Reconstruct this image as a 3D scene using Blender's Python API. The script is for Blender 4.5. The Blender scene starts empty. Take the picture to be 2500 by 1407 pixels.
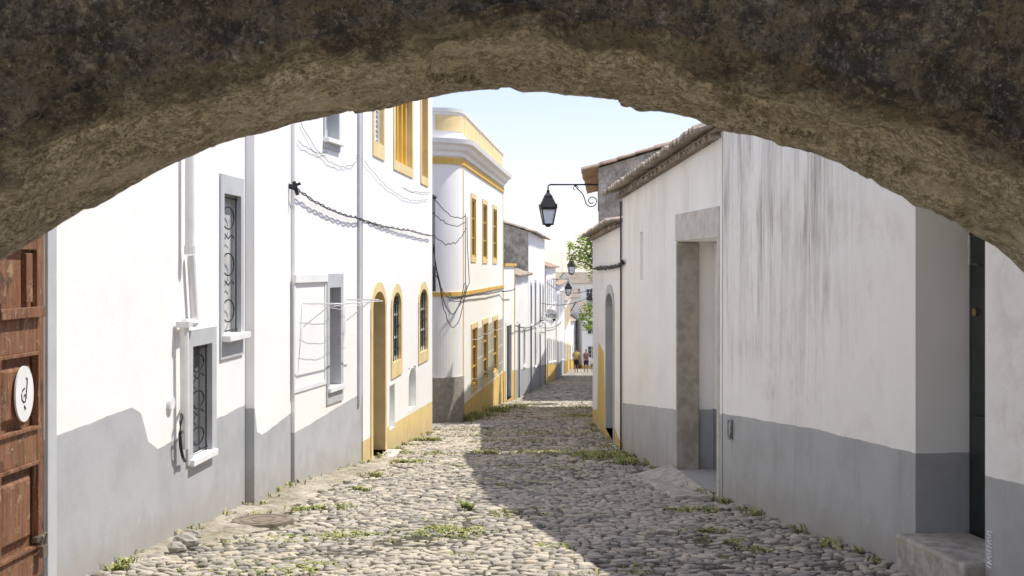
import bpy, math, random
import numpy as np
from mathutils import Vector, Matrix, noise
random.seed(7); np.random.seed(7)
# ---------------------------------------------------------------- survey constants (camera calibration of the photograph)
F=3200.0; CX=1250.0; HY=650.0; EYE=1.8
SUN_EL=61.0; SUN_AZ=79.0
scene=bpy.context.scene
def drop(Y):
    b=1.38+0.067*min(Y,210); a=1.8
    return (a+b+math.sqrt((a-b)**2+.004))/2
def gz(Y): return EYE-drop(Y)
def G(px,py):
    Y=4416.0/(py-864.0); return ((px-CX)*Y/F, Y)
# ---------------------------------------------------------------- object helpers
WM={}
def add(name,data,M=None,parent=None,label=None,category=None,kind=None,group=None):
    M=M or Matrix.Identity(4)
    o=bpy.data.objects.new(name,data); scene.collection.objects.link(o)
    if parent is not None:
        o.parent=parent; o.matrix_basis=WM[parent.name].inverted()@M
    else: o.matrix_basis=M
    WM[o.name]=M.copy()
    if label: o["label"]=label
    if category: o["category"]=category
    if kind: o["kind"]=kind
    if group: o["group"]=group
    return o
class MB:
    def __init__(s): s.v=[];s.f=[];s.m=[]
    def face(s,pts,mi=0):
        i=len(s.v); s.v.extend([tuple(p) for p in pts]); s.f.append(tuple(range(i,i+len(pts)))); s.m.append(mi)
    def box(s,x0,x1,y0,y1,z0,z1,mi=0):
        s.hexa([(x0,y0,z0),(x1,y0,z0),(x1,y1,z0),(x0,y1,z0),(x0,y0,z1),(x1,y0,z1),(x1,y1,z1),(x0,y1,z1)],mi)
    def hexa(s,p,mi=0):
        i=len(s.v); s.v.extend([tuple(q) for q in p])
        for q in ((0,3,2,1),(4,5,6,7),(0,1,5,4),(1,2,6,5),(2,3,7,6),(3,0,4,7)):
            s.f.append(tuple(i+k for k in q)); s.m.append(mi)
    def tube(s,pts,r,sides=6,mi=0,r2=None):
        pts=[Vector(p) for p in pts]; n=len(pts); base=len(s.v)
        for k,p in enumerate(pts):
            a=pts[max(0,k-1)]; b=pts[min(n-1,k+1)]; t=(b-a)
            t=t.normalized() if t.length>1e-9 else Vector((0,0,1))
            up=Vector((0,0,1)) if abs(t.z)<.9 else Vector((1,0,0))
            x=t.cross(up).normalized(); y=t.cross(x).normalized()
            rr=r if r2 is None else r+(r2-r)*k/(n-1)
            for j in range(sides):
                an=2*math.pi*j/sides
                s.v.append(tuple(p+x*(rr*math.cos(an))+y*(rr*math.sin(an))))
        for k in range(n-1):
            for j in range(sides):
                a=base+k*sides+j; b=base+k*sides+(j+1)%sides
                s.f.append((a,b,b+sides,a+sides)); s.m.append(mi)
        s.f.append(tuple(base+j for j in range(sides))[::-1]); s.m.append(mi)
        s.f.append(tuple(base+(n-1)*sides+j for j in range(sides))); s.m.append(mi)
    def ring(s,outer,inner,y0,y1,mi=0):
        n=len(outer)
        for k in range(n):
            a=outer[k];b=outer[(k+1)%n];c=inner[(k+1)%n];d=inner[k]
            s.face([(a[0],y0,a[1]),(b[0],y0,b[1]),(c[0],y0,c[1]),(d[0],y0,d[1])],mi)
            s.face([(a[0],y0,a[1]),(a[0],.02,a[1]),(b[0],.02,b[1]),(b[0],y0,b[1])],mi)
            s.face([(d[0],y0,d[1]),(c[0],y0,c[1]),(c[0],y1,c[1]),(d[0],y1,d[1])],mi)
    def mesh(s,name,mats,smooth=False):
        me=bpy.data.meshes.new(name); me.from_pydata(s.v,[],s.f)
        for m in mats: me.materials.append(m)
        if len(mats)>1: me.polygons.foreach_set("material_index",s.m)
        if smooth: me.polygons.foreach_set("use_smooth",[True]*len(s.f))
        me.update(); return me
# ---------------------------------------------------------------- material helpers
class NT:
    def __init__(s,name):
        s.mat=bpy.data.materials.new(name); s.mat.use_nodes=True; s.t=s.mat.node_tree
        s.b=s.t.nodes["Principled BSDF"]; s.tc=s.t.nodes.new("ShaderNodeTexCoord"); s.obj=s.tc.outputs["Object"]
    def set(s,sock,v):
        if isinstance(v,(int,float)): sock.default_value=v
        elif isinstance(v,(tuple,list)): sock.default_value=tuple(v)+((1,) if len(v)==3 and len(sock.default_value)==4 else ())
        else: s.t.links.new(v,sock)
    def math(s,op,a,b=0.0,clamp=False):
        n=s.t.nodes.new("ShaderNodeMath"); n.operation=op; n.use_clamp=clamp
        s.set(n.inputs[0],a); s.set(n.inputs[1],b); return n.outputs[0]
    def noise(s,scale,detail=5,rough=.55,vec=None,sc=None,dist=0):
        vec=vec or s.obj
        if sc:
            mp=s.t.nodes.new("ShaderNodeMapping"); mp.inputs["Scale"].default_value=sc; s.t.links.new(vec,mp.inputs[0]); vec=mp.outputs[0]
        n=s.t.nodes.new("ShaderNodeTexNoise"); n.inputs["Scale"].default_value=scale; n.inputs["Detail"].default_value=detail
        n.inputs["Roughness"].default_value=rough; n.inputs["Distortion"].default_value=dist
        s.t.links.new(vec,n.inputs["Vector"]); return n.outputs[0]
    def step(s,v,a,b,o0=0.0,o1=1.0):
        n=s.t.nodes.new("ShaderNodeMapRange"); n.interpolation_type='SMOOTHSTEP'
        s.set(n.inputs[0],v)
        for k,x in zip((1,2,3,4),(a,b,o0,o1)): s.set(n.inputs[k],x)
        return n.outputs[0]
    def lin(s,v,a,b,o0=0.0,o1=1.0):
        n=s.t.nodes.new("ShaderNodeMapRange"); s.set(n.inputs[0],v)
        for k,x in zip((1,2,3,4),(a,b,o0,o1)): s.set(n.inputs[k],x)
        return n.outputs[0]
    def mix(s,f,a,b,mode='MIX'):
        n=s.t.nodes.new("ShaderNodeMix"); n.data_type='RGBA'; n.blend_type=mode
        s.set(n.inputs[0],f); s.set(n.inputs[6],a); s.set(n.inputs[7],b); return n.outputs[2]
    def sep(s,vec=None):
        n=s.t.nodes.new("ShaderNodeSeparateXYZ"); s.t.links.new(vec or s.obj,n.inputs[0]); return n.outputs
    def bump(s,h,strength=.3,dist=.01,prev=None):
        n=s.t.nodes.new("ShaderNodeBump"); n.inputs["Strength"].default_value=strength; n.inputs["Distance"].default_value=dist
        s.t.links.new(h,n.inputs["Height"])
        if prev is not None: s.t.links.new(prev,n.inputs["Normal"])
        s.t.links.new(n.outputs[0],s.b.inputs["Normal"]); return n.outputs[0]
    def col(s,c): s.set(s.b.inputs["Base Color"],c)
    def rough(s,r): s.set(s.b.inputs["Roughness"],r)
def curve(nt,val,pts):
    n=nt.t.nodes.new("ShaderNodeFloatCurve"); nt.set(n.inputs["Value"],val)
    cp=n.mapping.curves[0].points
    cp[0].location=pts[0]; cp[1].location=pts[-1]
    for p in pts[1:-1]: cp.new(*p)
    for p in cp: p.handle_type='VECTOR'
    n.mapping.update(); return n.outputs[0]
WHITE=(.885,.875,.85)
def plaster(name,col=WHITE,dado=None,dcol=(.42,.44,.46),stain=.25,sc=(.55,.50,.43),streak=0,streakcol=(.30,.29,.28),ground=None,grime=.5,bump=.25,cream=None,srange=None):
    t=NT(name); x,y,z=t.sep()
    n1=t.noise(1.1,6,.6); m=t.math('MULTIPLY',t.step(n1,.48,.78),stain)
    c=t.mix(m,col,sc)
    n2=t.noise(9,4,.6); c=t.mix(t.math('MULTIPLY',t.step(n2,.55,.8),stain*.35),c,sc)
    if streak>0:
        front=t.step(y,.01,.03,1.0,.0)
        bl=t.step(t.noise(2.6,8,.74,dist=.5),.50,.72)
        c=t.mix(t.math('MULTIPLY',bl,t.math('MULTIPLY',front,.30*streak)),c,(.68,.62,.52))
        s1=t.step(t.noise(1,8,.80,sc=(24,24,1.1),dist=.2),.40,.68)
        s1b=t.step(t.noise(1,7,.72,sc=(6.5,6.5,.6),dist=.5),.38,.66)
        s2=t.step(t.noise(1,6,.65,sc=(1.5,1.5,.45),dist=.4),.34,.58)
        top=t.step(t.math('ADD',z,t.math('MULTIPLY',t.noise(2.4,6,.65),2.2)),1.2,3.8,.0,1.0)
        mm=t.math('MULTIPLY',t.math('MULTIPLY',front,t.math('ADD',t.math('MULTIPLY',s1,.6),t.math('MULTIPLY',s1b,.5))),t.math('MULTIPLY',s2,top))
        if srange: mm=t.math('MULTIPLY',mm,t.step(t.math('ADD',x,t.math('MULTIPLY',t.noise(2,4),.8)),srange+.1,srange+.9,1.0,.18))
        c=t.mix(t.math('MULTIPLY',mm,streak,True),c,streakcol)
    if cream is not None:
        cm=t.math('MULTIPLY',t.step(x,cream,cream+.25),t.step(t.noise(3.5,8,.75,dist=.4),.42,.68,0,.6))
        c=t.mix(cm,c,(.70,.65,.55))
    if dado:
        us=[p[0] for p in dado]; zs=[p[1] for p in dado]
        u0,u1=min(us),max(us)+1e-4; z0,z1=min(zs)-.3,max(zs)+.3
        un=t.lin(x,u0,u1); cv=curve(t,un,[((p[0]-u0)/(u1-u0),(p[1]-z0)/(z1-z0)) for p in dado])
        zt=t.lin(cv,0,1,z0,z1)
        wob=t.math('MULTIPLY',t.math('SUBTRACT',t.noise(3,4),.5),.035)
        d=t.math('SUBTRACT',zt,t.math('ADD',z,wob))
        dm=t.step(d,-.004,.004)
        dn=t.step(t.noise(2.2,6,.65),.35,.75)
        dc=t.mix(dn,dcol,tuple(k*.84 for k in dcol))
        worn_or_bounce=t.math('MULTIPLY',t.step(t.noise(7,8,.7),.60,.72),.45)
        dc=t.mix(worn_or_bounce,dc,tuple(min(.8,k*1.3+.06) for k in dcol))
        if streak>0: dc=t.mix(t.step(t.noise(1,8,.7,sc=(6,6,.8),dist=.3),.5,.75,0,.45),dc,tuple(k*.6 for k in dcol))
        c=t.mix(dm,c,dc)
    if ground:
        gl=t.math('ADD',t.math('MULTIPLY',x,ground[1]),ground[0])
        hgt=t.math('SUBTRACT',z,gl)
        gn=t.noise(4,6,.65)
        g=t.math('MULTIPLY',t.step(t.math('ADD',hgt,t.math('MULTIPLY',gn,-.7)),-.30,.05,1,0),grime,True)
        c=t.mix(g,c,(.33,.29,.23))
    t.col(c); t.rough(.9)
    b1=t.bump(t.noise(2.2,4,.5),bump*.9,.03)
    t.bump(t.noise(38,5,.65),bump,.006,b1)
    return t.mat
def simple(name,col,rough=.7,var=.25,scale=6,bump=0,metal=0,col2=None,bs=30):
    t=NT(name); n=t.noise(scale,5,.6)
    c2=col2 or tuple(k*(1-var) for k in col)
    t.col(t.mix(t.step(n,.35,.68),col,c2)); t.rough(rough); t.b.inputs["Metallic"].default_value=metal
    if bump: t.bump(t.noise(bs,5,.6),bump,.008)
    return t.mat
OCHRE=(.70,.47,.12)
m_ochre=simple("ochre_paint",OCHRE,.85,.15,3,.2,col2=(.60,.37,.08))
m_ochre2=simple("pale_ochre_paint",(.80,.63,.32),.85,.15,3,.2)
m_ochre_deep=simple("deep_ochre_paint",(.72,.44,.07),.85,.15,3,.2)
m_grey=simple("grey_paint",(.52,.535,.545),.85,.12,3,.15)
m_white=simple("white_paint",(.84,.84,.82),.7,.08,4,.1)
m_reveal_grey=simple("dark_grey_reveal",(.30,.31,.32),.85,.15,3,.15)
m_iron=simple("black_iron",(.015,.015,.017),.5,.3,12,0,.2)
m_cable=simple("black_cable",(.03,.03,.03),.7,.3,20)
m_whitemetal=simple("white_metal",(.75,.75,.74),.45,.1,8)
m_granite=simple("granite",(.40,.37,.32),.9,.45,14,.8,col2=(.30,.27,.23),bs=60)
m_granite_light=simple("pale_granite",(.62,.59,.53),.9,.2,7,.6,bs=60)
m_jamb=simple("weathered_granite_jamb",(.44,.40,.34),.9,.3,9,.8,col2=(.32,.285,.235),bs=55)
m_greendoor=simple("dark_green_door_paint",(.018,.026,.022),.4,.4,14,.1)
m_concrete=simple("concrete",(.52,.48,.41),.92,.3,9,.9,col2=(.32,.285,.23),bs=18)
t=NT("window_glass"); t.col((.05,.06,.07)); t.rough(.12); m_glass=t.mat
t=NT("lamp_glass"); t.col(t.mix(t.step(t.noise(6),.3,.7),(.78,.79,.79),(.86,.86,.86))); t.rough(.3)
t.b.inputs["Transmission Weight"].default_value=.55; m_lampglass=t.mat
def tile_mat(name,c1=(.46,.24,.14),c2=(.30,.22,.16),c3=(.55,.42,.30)):
    t=NT(name); n=t.noise(5.5,3,.5); c=t.mix(t.step(n,.4,.6),c1,c2)
    n2=t.noise(17,5,.7); c=t.mix(t.step(n2,.5,.72),c,c3); n3=t.noise(2,6,.7); c=t.mix(t.math('MULTIPLY',t.step(n3,.5,.7),.7),c,(.13,.11,.09))
    t.col(c); t.rough(.95); t.bump(t.noise(40,6,.6),.4,.01); return t.mat
m_tile=tile_mat("weathered_clay_tile",(.44,.35,.27),(.31,.265,.22),(.58,.51,.42)); m_tile_red=tile_mat("red_clay_tile",(.46,.31,.22),(.35,.26,.20),(.55,.46,.37))
# weathered brown wood
t=NT("weathered_brown_paint"); x,y,z=t.sep()
gr=t.noise(1,8,.75,sc=(40,40,3)); c=t.mix(t.step(gr,.38,.62),(.31,.14,.068),(.165,.072,.036))
fl=t.step(t.noise(9,9,.8,dist=.4),.53,.60); c=t.mix(t.math('MULTIPLY',fl,.8),c,(.46,.30,.17))
fl2=t.step(t.noise(1,8,.8,sc=(30,30,5)),.57,.65); c=t.mix(t.math('MULTIPLY',fl2,.7),c,(.53,.40,.27))
dk=t.step(t.noise(5,8,.75),.53,.65); c=t.mix(t.math('MULTIPLY',dk,.8),c,(.06,.032,.018))
t.col(c); t.rough(.75); b=t.bump(gr,.8,.012); t.bump(fl,.7,.006,b); m_brown=t.mat
# ---------------------------------------------------------------- wall frames
class Wl:
    def __init__(s,P0,P1):
        s.o=Vector((P0[0],P0[1])); e=Vector((P1[0],P1[1])); s.L=(e-s.o).length; s.d=(e-s.o)/s.L
        s.n=Vector((-s.d.y,s.d.x)); s.Y0=P0[1]; s.Y1=P1[1]
        s.M=Matrix(((s.d.x,s.n.x,0,s.o.x),(s.d.y,s.n.y,0,s.o.y),(0,0,1,0),(0,0,0,1)))
    def uz(s,px,py,out=0):
        r=Vector(((px-CX)/F,1.0)); t=(s.o.dot(s.n)-out)/r.dot(s.n); p=r*t
        return ((p-s.o).dot(s.d), EYE+t*(HY-py)/F)
    def rect(s,x0,y0,x1,y1):
        xc=(x0+x1)/2; return (s.uz(x0,0)[0],s.uz(x1,0)[0],s.uz(xc,y1)[1],s.uz(xc,y0)[1])
    def pt(s,px,py,out=0.03):
        u,z=s.uz(px,py,out); return s.at(u,-out,z)
    def at(s,u,y,z): return s.M@Vector((u,y,z))
    def gzu(s,u): return gz(s.o.y+s.d.y*u)
    def gline(s):
        a=s.gzu(0); b=s.gzu(s.L); return (a,(b-a)/s.L)
    def dado(s,pts): return [s.uz(*p) for p in pts]
class House:
    def __init__(s,W,name,label,category="house",zt=4.0,zt2=None,depth=5.0,pitch=0,ridge=None):
        s.W=W; s.holes=[]; s.zt=zt; s.zt2=zt if zt2 is None else zt2; s.depth=depth; s.pitch=pitch; s.ridge=ridge or depth/2
        p=W.at(W.L/2,0,0); s.e=add(name,None,Matrix.Translation((p.x,p.y,W.gzu(W.L/2))),None,label,category); s.e.empty_display_size=.3
    def part(s,name,mb,mats,M=None,parent=None,smooth=False,label=None,bevel=0):
        o=add(name,mb.mesh(name,mats,smooth),M if M is not None else s.W.M,parent or s.e,label)
        if bevel:
            b=o.modifiers.new("bevel",'BEVEL'); b.width=bevel; b.segments=2; b.limit_method='ANGLE'
        return o
    def wall(s,mat,side=None,left=True,right=True,name="wall"):
        W=s.W; L=W.L; zb=min(W.gzu(0),W.gzu(L))-.6; mb=MB()
        zt=lambda u:s.zt+(s.zt2-s.zt)*u/L
        us=sorted(set([0,L]+[h[0] for h in s.holes]+[h[1] for h in s.holes])); zs=sorted(set([zb]+[h[2] for h in s.holes]+[h[3] for h in s.holes]))
        us=[u for u in us if 0<=u<=L]
        for i in range(len(us)-1):
            for j in range(len(zs)):
                z0=zs[j]; top=j==len(zs)-1
                a,b=us[i],us[i+1]; um=(a+b)/2; z1a=zt(a) if top else zs[j+1]; z1b=zt(b) if top else zs[j+1]
                zm=(z0+z1a)/2
                if any(h[0]<um<h[1] and h[2]<zm<h[3] for h in s.holes): continue
                mb.face([(a,0,z0),(b,0,z0),(b,0,z1b),(a,0,z1a)])
        for h in s.holes:
            a,b,z0,z1,d=h[:5]
            mb.face([(a,0,z0),(a,d,z0),(a,d,z1),(a,0,z1)]); mb.face([(b,0,z0),(b,0,z1),(b,d,z1),(b,d,z0)])
            mb.face([(a,0,z0),(b,0,z0),(b,d,z0),(a,d,z0)]); mb.face([(a,0,z1),(a,d,z1),(b,d,z1),(b,0,z1)])
            mb.face([(a,d,z0),(b,d,z0),(b,d,z1),(a,d,z1)])
        D=s.depth; R=s.ridge; p=s.pitch
        for u,on in ((0,left),(L,right)):
            if not on: continue
            z=zt(u)
            if p: mb.face([(u,0,zb),(u,D,zb),(u,D,z+p*(2*R-D)),(u,R,z+p*R),(u,0,z)],1)
            else: mb.face([(u,0,zb),(u,D,zb),(u,D,z),(u,0,z)],1)
        zD=p*(2*R-D) if p else 0
        mb.face([(0,D,zb),(L,D,zb),(L,D,s.zt2+zD),(0,D,s.zt+zD)],1)
        if not p: mb.face([(0,0,s.zt),(L,0,s.zt2),(L,D,s.zt2),(0,D,s.zt)],1)
        return s.part(name,mb,[mat,side or mat])
    def roof(s,over=.22,eu=.08,tile=.19,mat=None,back=True,th=.03,run=None,eaverow=False,dz=.05):
        W=s.W; L=W.L; p=s.pitch; R=run or s.ridge; mb=MB(); amp=tile*.26
        n=max(2,int((L+2*eu)/tile)); seg=4; U=[]
        for i in range(n*seg+1): U.append(-eu+(L+2*eu)*i/(n*seg))
        prof=[amp*abs(math.sin(math.pi*(i/seg)+.0)) for i in range(n*seg+1)]
        V=[]; v=-over
        while v<R:
            V.append((v,.02)); v2=min(R,v+.36); V.append((v2-.002,.0)); v=v2
        jit=[[random.uniform(-.014,.014) for _ in range(n+1)] for _ in V]
        zt=lambda u:s.zt+(s.zt2-s.zt)*u/L+dz
        def grid(off,flip,mirror):
            base=len(mb.v)
            for k,(v,st) in enumerate(V):
                y=v if not mirror else 2*R-v
                for i,u in enumerate(U):
                    mb.v.append((u,y+ (jit[k][i//seg]*1.6 if k==0 and not mirror else 0),zt(u)+v*p+prof[i]+st+off+jit[k//2*2][i//seg]*.7))
            w=len(U)
            for k in range(len(V)-1):
                for i in range(w-1):
                    a=base+k*w+i; q=(a,a+1,a+1+w,a+w); mb.f.append(q if not flip else q[::-1]); mb.m.append(0)
            return base,w
        b0,w=grid(0,False,False); b1,_=grid(-th,True,False)
        for i in range(w-1): mb.f.append((b0+i,b1+i,b1+i+1,b0+i+1)); mb.m.append(0)
        e=len(V)-1
        for k in range(e):
            for i in (0,w-1): mb.f.append((b0+k*w+i,b0+(k+1)*w+i,b1+(k+1)*w+i,b1+k*w+i)); mb.m.append(0)
        if back: grid(0,True,True)
        o=s.part("roof",mb,[mat or m_tile],smooth=False)
        if eaverow:
            mb=MB(); k=int(L/.15)
            for i in range(k):
                u=(i+.5)*L/k; r=.062; z=s.zt+(s.zt2-s.zt)*u/L-.055
                pts=[]
                for q in range(7):
                    a=math.pi*q/6; pts.append((u+r*math.cos(a),z+r*.9*math.sin(a)))
                f=-.12+random.uniform(-.016,.016)
                for q in range(6):
                    a,b=pts[q],pts[q+1]
                    mb.face([(a[0],f,a[1]-.02),(b[0],f,b[1]-.02),(b[0],.0,b[1]),(a[0],.0,a[1])])
                    c=(u+(a[0]-u)*.7,z+(a[1]-z)*.7); d=(u+(b[0]-u)*.7,z+(b[1]-z)*.7)
                    mb.face([(a[0],f,a[1]-.02),(b[0],f,b[1]-.02),(d[0],f,d[1]-.02),(c[0],f,c[1]-.02)])
                    mb.face([(c[0],f,c[1]-.02),(d[0],f,d[1]-.02),(d[0],.0,d[1]),(c[0],.0,c[1])])
            mb.hexa([(0,-.05,s.zt+.005),(L,-.05,s.zt2+.005),(L,.02,s.zt2+.005),(0,.02,s.zt+.005),(0,-.05,s.zt+.045),(L,-.05,s.zt2+.045),(L,.02,s.zt2+.045),(0,.02,s.zt+.045)])
            s.part("eave_tile_row",mb,[mat or m_tile],parent=o)
        return o
def outline(u0,u1,z0,z1,rise=0,n=10):
    if rise<=0: return [(u0,z0),(u0,z1),(u1,z1),(u1,z0)]
    pts=[(u0,z0)]; uc=(u0+u1)/2; hw=(u1-u0)/2
    for k in range(n+1):
        a=math.pi*(1-k/n); pts.append((uc+hw*math.cos(a),z1-rise+rise*math.sin(a)))
    pts.append((u1,z0)); return pts
def window(H,R,sw=.12,smat=None,depth=.16,rise=0,pane='glass',grille=None,gmat=None,sill=None,bot=True,name="window",proud=.018,px=True,label=None,top=None,panemat=None,gout=.05,swb=None,bars=4,hbars=3):
    W=H.W
    u0,u1,z0,z1=W.rect(*R) if px else R
    e=.012
    H.holes.append((u0-e,u1+e,z0-(e if bot else 0),z1+e,depth+.03))
    mb=MB(); tw=sw if top is None else top; bw=(sw if swb is None else swb) if bot else 0
    mb.ring(outline(u0-sw,u1+sw,z0-bw,z1+tw,rise+ (tw if rise else 0)),outline(u0,u1,z0,z1,rise),-proud,depth,0)
    w=H.part(name,mb,[smat or m_white],label=label)
    mb=MB(); y=depth-.012; ww=u1-u0; hh=z1-z0
    if pane=='glass':
        mb.box(u0,u1,y,y+.006,z0,z1,0); fw=min(.05,ww*.12)
        mb.box(u0,u0+fw,y-.03,y-.002,z0,z1,1); mb.box(u1-fw,u1,y-.03,y-.002,z0,z1,1)
        mb.box(u0+fw,u1-fw,y-.03,y-.002,z1-fw,z1,1); mb.box(u0+fw,u1-fw,y-.03,y-.002,z0,z0+fw,1)
        mb.box((u0+u1)/2-.02,(u0+u1)/2+.02,y-.028,y-.002,z0+fw,z1-fw,1)
        for k in (1,2): mb.box(u0+fw,u1-fw,y-.022,y-.003,z0+hh*k/3-.012,z0+hh*k/3+.012,1)
        pm=[m_glass,panemat or m_white]
    elif pane=='blank':
        mb.box(u0,u1,y,y+.006,z0,z1,0); pm=[panemat or m_white]
    elif pane=='shutter':
        mb.box(u0,u1,y,y+.006,z0,z1,0); k=int(hh/.06)
        for i in range(k):
            zz=z0+hh*(i+.5)/k; mb.hexa([(u0+.05,y-.035,zz-.03),(u1-.05,y-.035,zz-.03),(u1-.05,y-.03,zz-.02),(u0+.05,y-.03,zz-.02),(u0+.05,y-.01,zz+.02),(u1-.05,y-.01,zz+.02),(u1-.05,y-.005,zz+.03),(u0+.05,y-.005,zz+.03)],0)
        mb.box((u0+u1)/2-.03,(u0+u1)/2+.03,y-.05,y-.002,z0,z1,0); mb.box(u0,u0+.05,y-.045,y-.002,z0,z1,0); mb.box(u1-.05,u1,y-.045,y-.002,z0,z1,0)
        pm=[panemat or m_white]
    elif pane=='posts':
        mb.box(u0,u1,y,y+.006,z0,z1,1)
        for i in range(4):
            uu=u0+ww*(i+.5)/4; mb.box(uu-.05,uu+.05,y-.12,y-.002,z0,z1,0)
        pm=[panemat or m_ochre,m_white]
    elif pane=='door':
        mb.box(u0,u1,y,y+.006,z0,z1,0)
        for a,b in ((u0+.05,(u0+u1)/2-.03),((u0+u1)/2+.03,u1-.05)):
            for c,d in ((z0+.12,z0+hh*.38),(z0+hh*.43,z0+hh*.9)): mb.box(a,b,y-.025,y-.001,c,d,0)
        pm=[panemat or m_greendoor]
    H.part("door_leaf" if pane=='door' else "pane",mb,pm,parent=w)
    if grille:
        mb=MB(); g=-gout
        if gout==0: g=depth*.25
        r=.009
        if grille=='bars':
            for i in range(bars): uu=u0+ww*(i+.5)/bars; mb.tube([(uu,g,z0-.02),(uu,g,z1-(rise*.3 if rise else -.02))],r,5)
            for i in range(hbars): zz=z0+hh*(i+.5)/hbars; mb.tube([(u0-.01,g+.004,zz),(u1+.01,g+.004,zz)],r,5)
            if gout>0:
                for uu in (u0,u1):
                    for zz in (z0+hh*.5/hbars,z0+hh*(hbars-.5)/hbars): mb.tube([(uu,g,zz),(uu,.02,zz)],r,5)
        else:
            r=.0065
            for uu in (u0+.03,u1-.03): mb.tube([(uu,g,z0),(uu,g,z1)],r*.9,5)
            K=3; uc=(u0+u1)/2
            for k in range(K):
                zc=z0+hh*(k+.5)/K; ra=ww*.34; rb=hh/K*.24
                mb.tube([(uc+ra*math.cos(a*math.pi/10),g+.003,zc+rb*math.sin(a*math.pi/10)) for a in range(21)],r,5)
                if k<K-1:
                    zx=z0+hh*(k+1)/K
                    for sx in (-1,1):
                        mb.tube([(uc,g+.003,zx+.02),(uc+sx*ww*.2,g+.003,zx+.06),(uc+sx*ww*.34,g+.003,zx+.03)],r*.8,5)
            for zz in (z0+.03,z1-.03): mb.tube([(u0,g,zz),(u1,g,zz)],r,5)
        H.part("grille",mb,[gmat or m_iron],parent=w)
    if sill:
        mb=MB(); mb.box(u0-.07,u1+.07,-sill,depth*.9,z0-.05,z0+.004); H.part("sill",mb,[m_white if smat is not m_ochre else m_ochre],parent=w,bevel=.006)
    return w
# ================================================================ HOUSES ON THE LEFT SIDE OF THE STREET
# --- house with the brown door
WA=Wl((-2.74,5.76),(-2.404,11.90))
A=House(WA,"white_house","white plastered house with grey painted base and weathered brown door",zt=4.6)
uD1=WA.uz(108,0)[0]; uDm=uD1-.69; uD0=uDm-.62; zdb=WA.uz(120,1392)[1]; zdt=2.35
window(A,(466,842,513,1110),sw=.13,smat=m_grey,depth=.10,pane='blank',panemat=simple("dark_pane",(.16,.16,.165),.6),grille='curl',gout=0,sill=.05,top=.13,swb=.03,label="low grey window with black iron scrollwork")
window(A,(543,476,584,816),sw=.10,smat=m_grey,depth=.085,pane='blank',panemat=simple("pale_curtain",(.62,.62,.60),.8),grille='curl',gmat=m_iron,gout=0,sill=.09,top=.16,swb=.2)
A.holes.append((uD0,uD1,zdb-.06,zdt,.25))
ad=WA.dado([(-120,1150),(135,1066),(322,995),(345,1010),(362,1078),(385,1096),(600,988)])
mA=plaster("white_plaster_grey_dado_a",dado=ad,dcol=(.45,.46,.47),stain=.14,ground=WA.gline(),grime=.45)
A.wall(mA)
mb=MB(); mb.box(uD1+.006,WA.uz(131,0)[0],-.02,.02,WA.gzu(uD1)-.3,2.6); A.part("door_surround",mb,[m_grey],bevel=.005)
# brown door leaves
def leaf(u0,u1,lab):
    mb=MB(); z0=zdb; yb=.035
    mb.box(u0,u1,yb,yb+.03,z0,zdt)
    st=.085
    mb.box(u0,u0+st,yb-.034,yb-.001,z0,zdt); mb.box(u1-st,u1,yb-.034,yb-.001,z0,zdt)
    zz=lambda py:EYE-(py-650)*.00226
    rails=[(z0,zz(1345)),(zz(1130),zz(1052)),(zz(860),zz(752)),(zz(610),zz(560)),(zdt-.1,zdt)]
    for a,b in rails: mb.box(u0+st,u1-st,yb-.032,yb-.001,a,b)
    mb.box(u0+st-.02,u1-st+.02,yb-.070,yb-.0345,zz(775),zz(750))
    for k in range(len(rails)-1):
        a=rails[k][1]; b=rails[k+1][0]; m=.055
        a1,b1,l,r=a+m,b-m,u0+st+m,u1-st-m
        if k!=2:
            i=len(mb.v); mb.v.extend([(l,yb-.001,a1),(r,yb-.001,a1),(r,yb-.001,b1),(l,yb-.001,b1),(l+.035,yb-.032,a1+.035),(r-.035,yb-.032,a1+.035),(r-.035,yb-.032,b1-.035),(l+.035,yb-.032,b1-.035)])
            for q in ((4,5,6,7),(0,1,5,4),(1,2,6,5),(2,3,7,6),(3,0,4,7)): mb.f.append(tuple(i+w for w in q)); mb.m.append(0)
            for (x0,x1,c0,c1) in ((u0+st,u1-st,a,a+.02),(u0+st,u1-st,b-.02,b),(u0+st,u0+st+.02,a+.02,b-.02),(u1-st-.02,u1-st,a+.02,b-.02)): mb.box(x0,x1,yb-.050,yb-.0085,c0,c1)
        else:
            mb.box(u0+st+.05,u0+st+.13,yb-.03,yb-.001,a+.03,b-.02); mb.box(u1-st-.13,u1-st-.05,yb-.03,yb-.001,a+.03,b-.02)
    return A.part("door",mb,[m_brown],label=lab,bevel=.003)
dl=leaf(uDm+.004,uD1-.008,"weathered brown panelled door leaf with oval plaque"); leaf(uD0+.005,uDm-.004,None)
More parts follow.
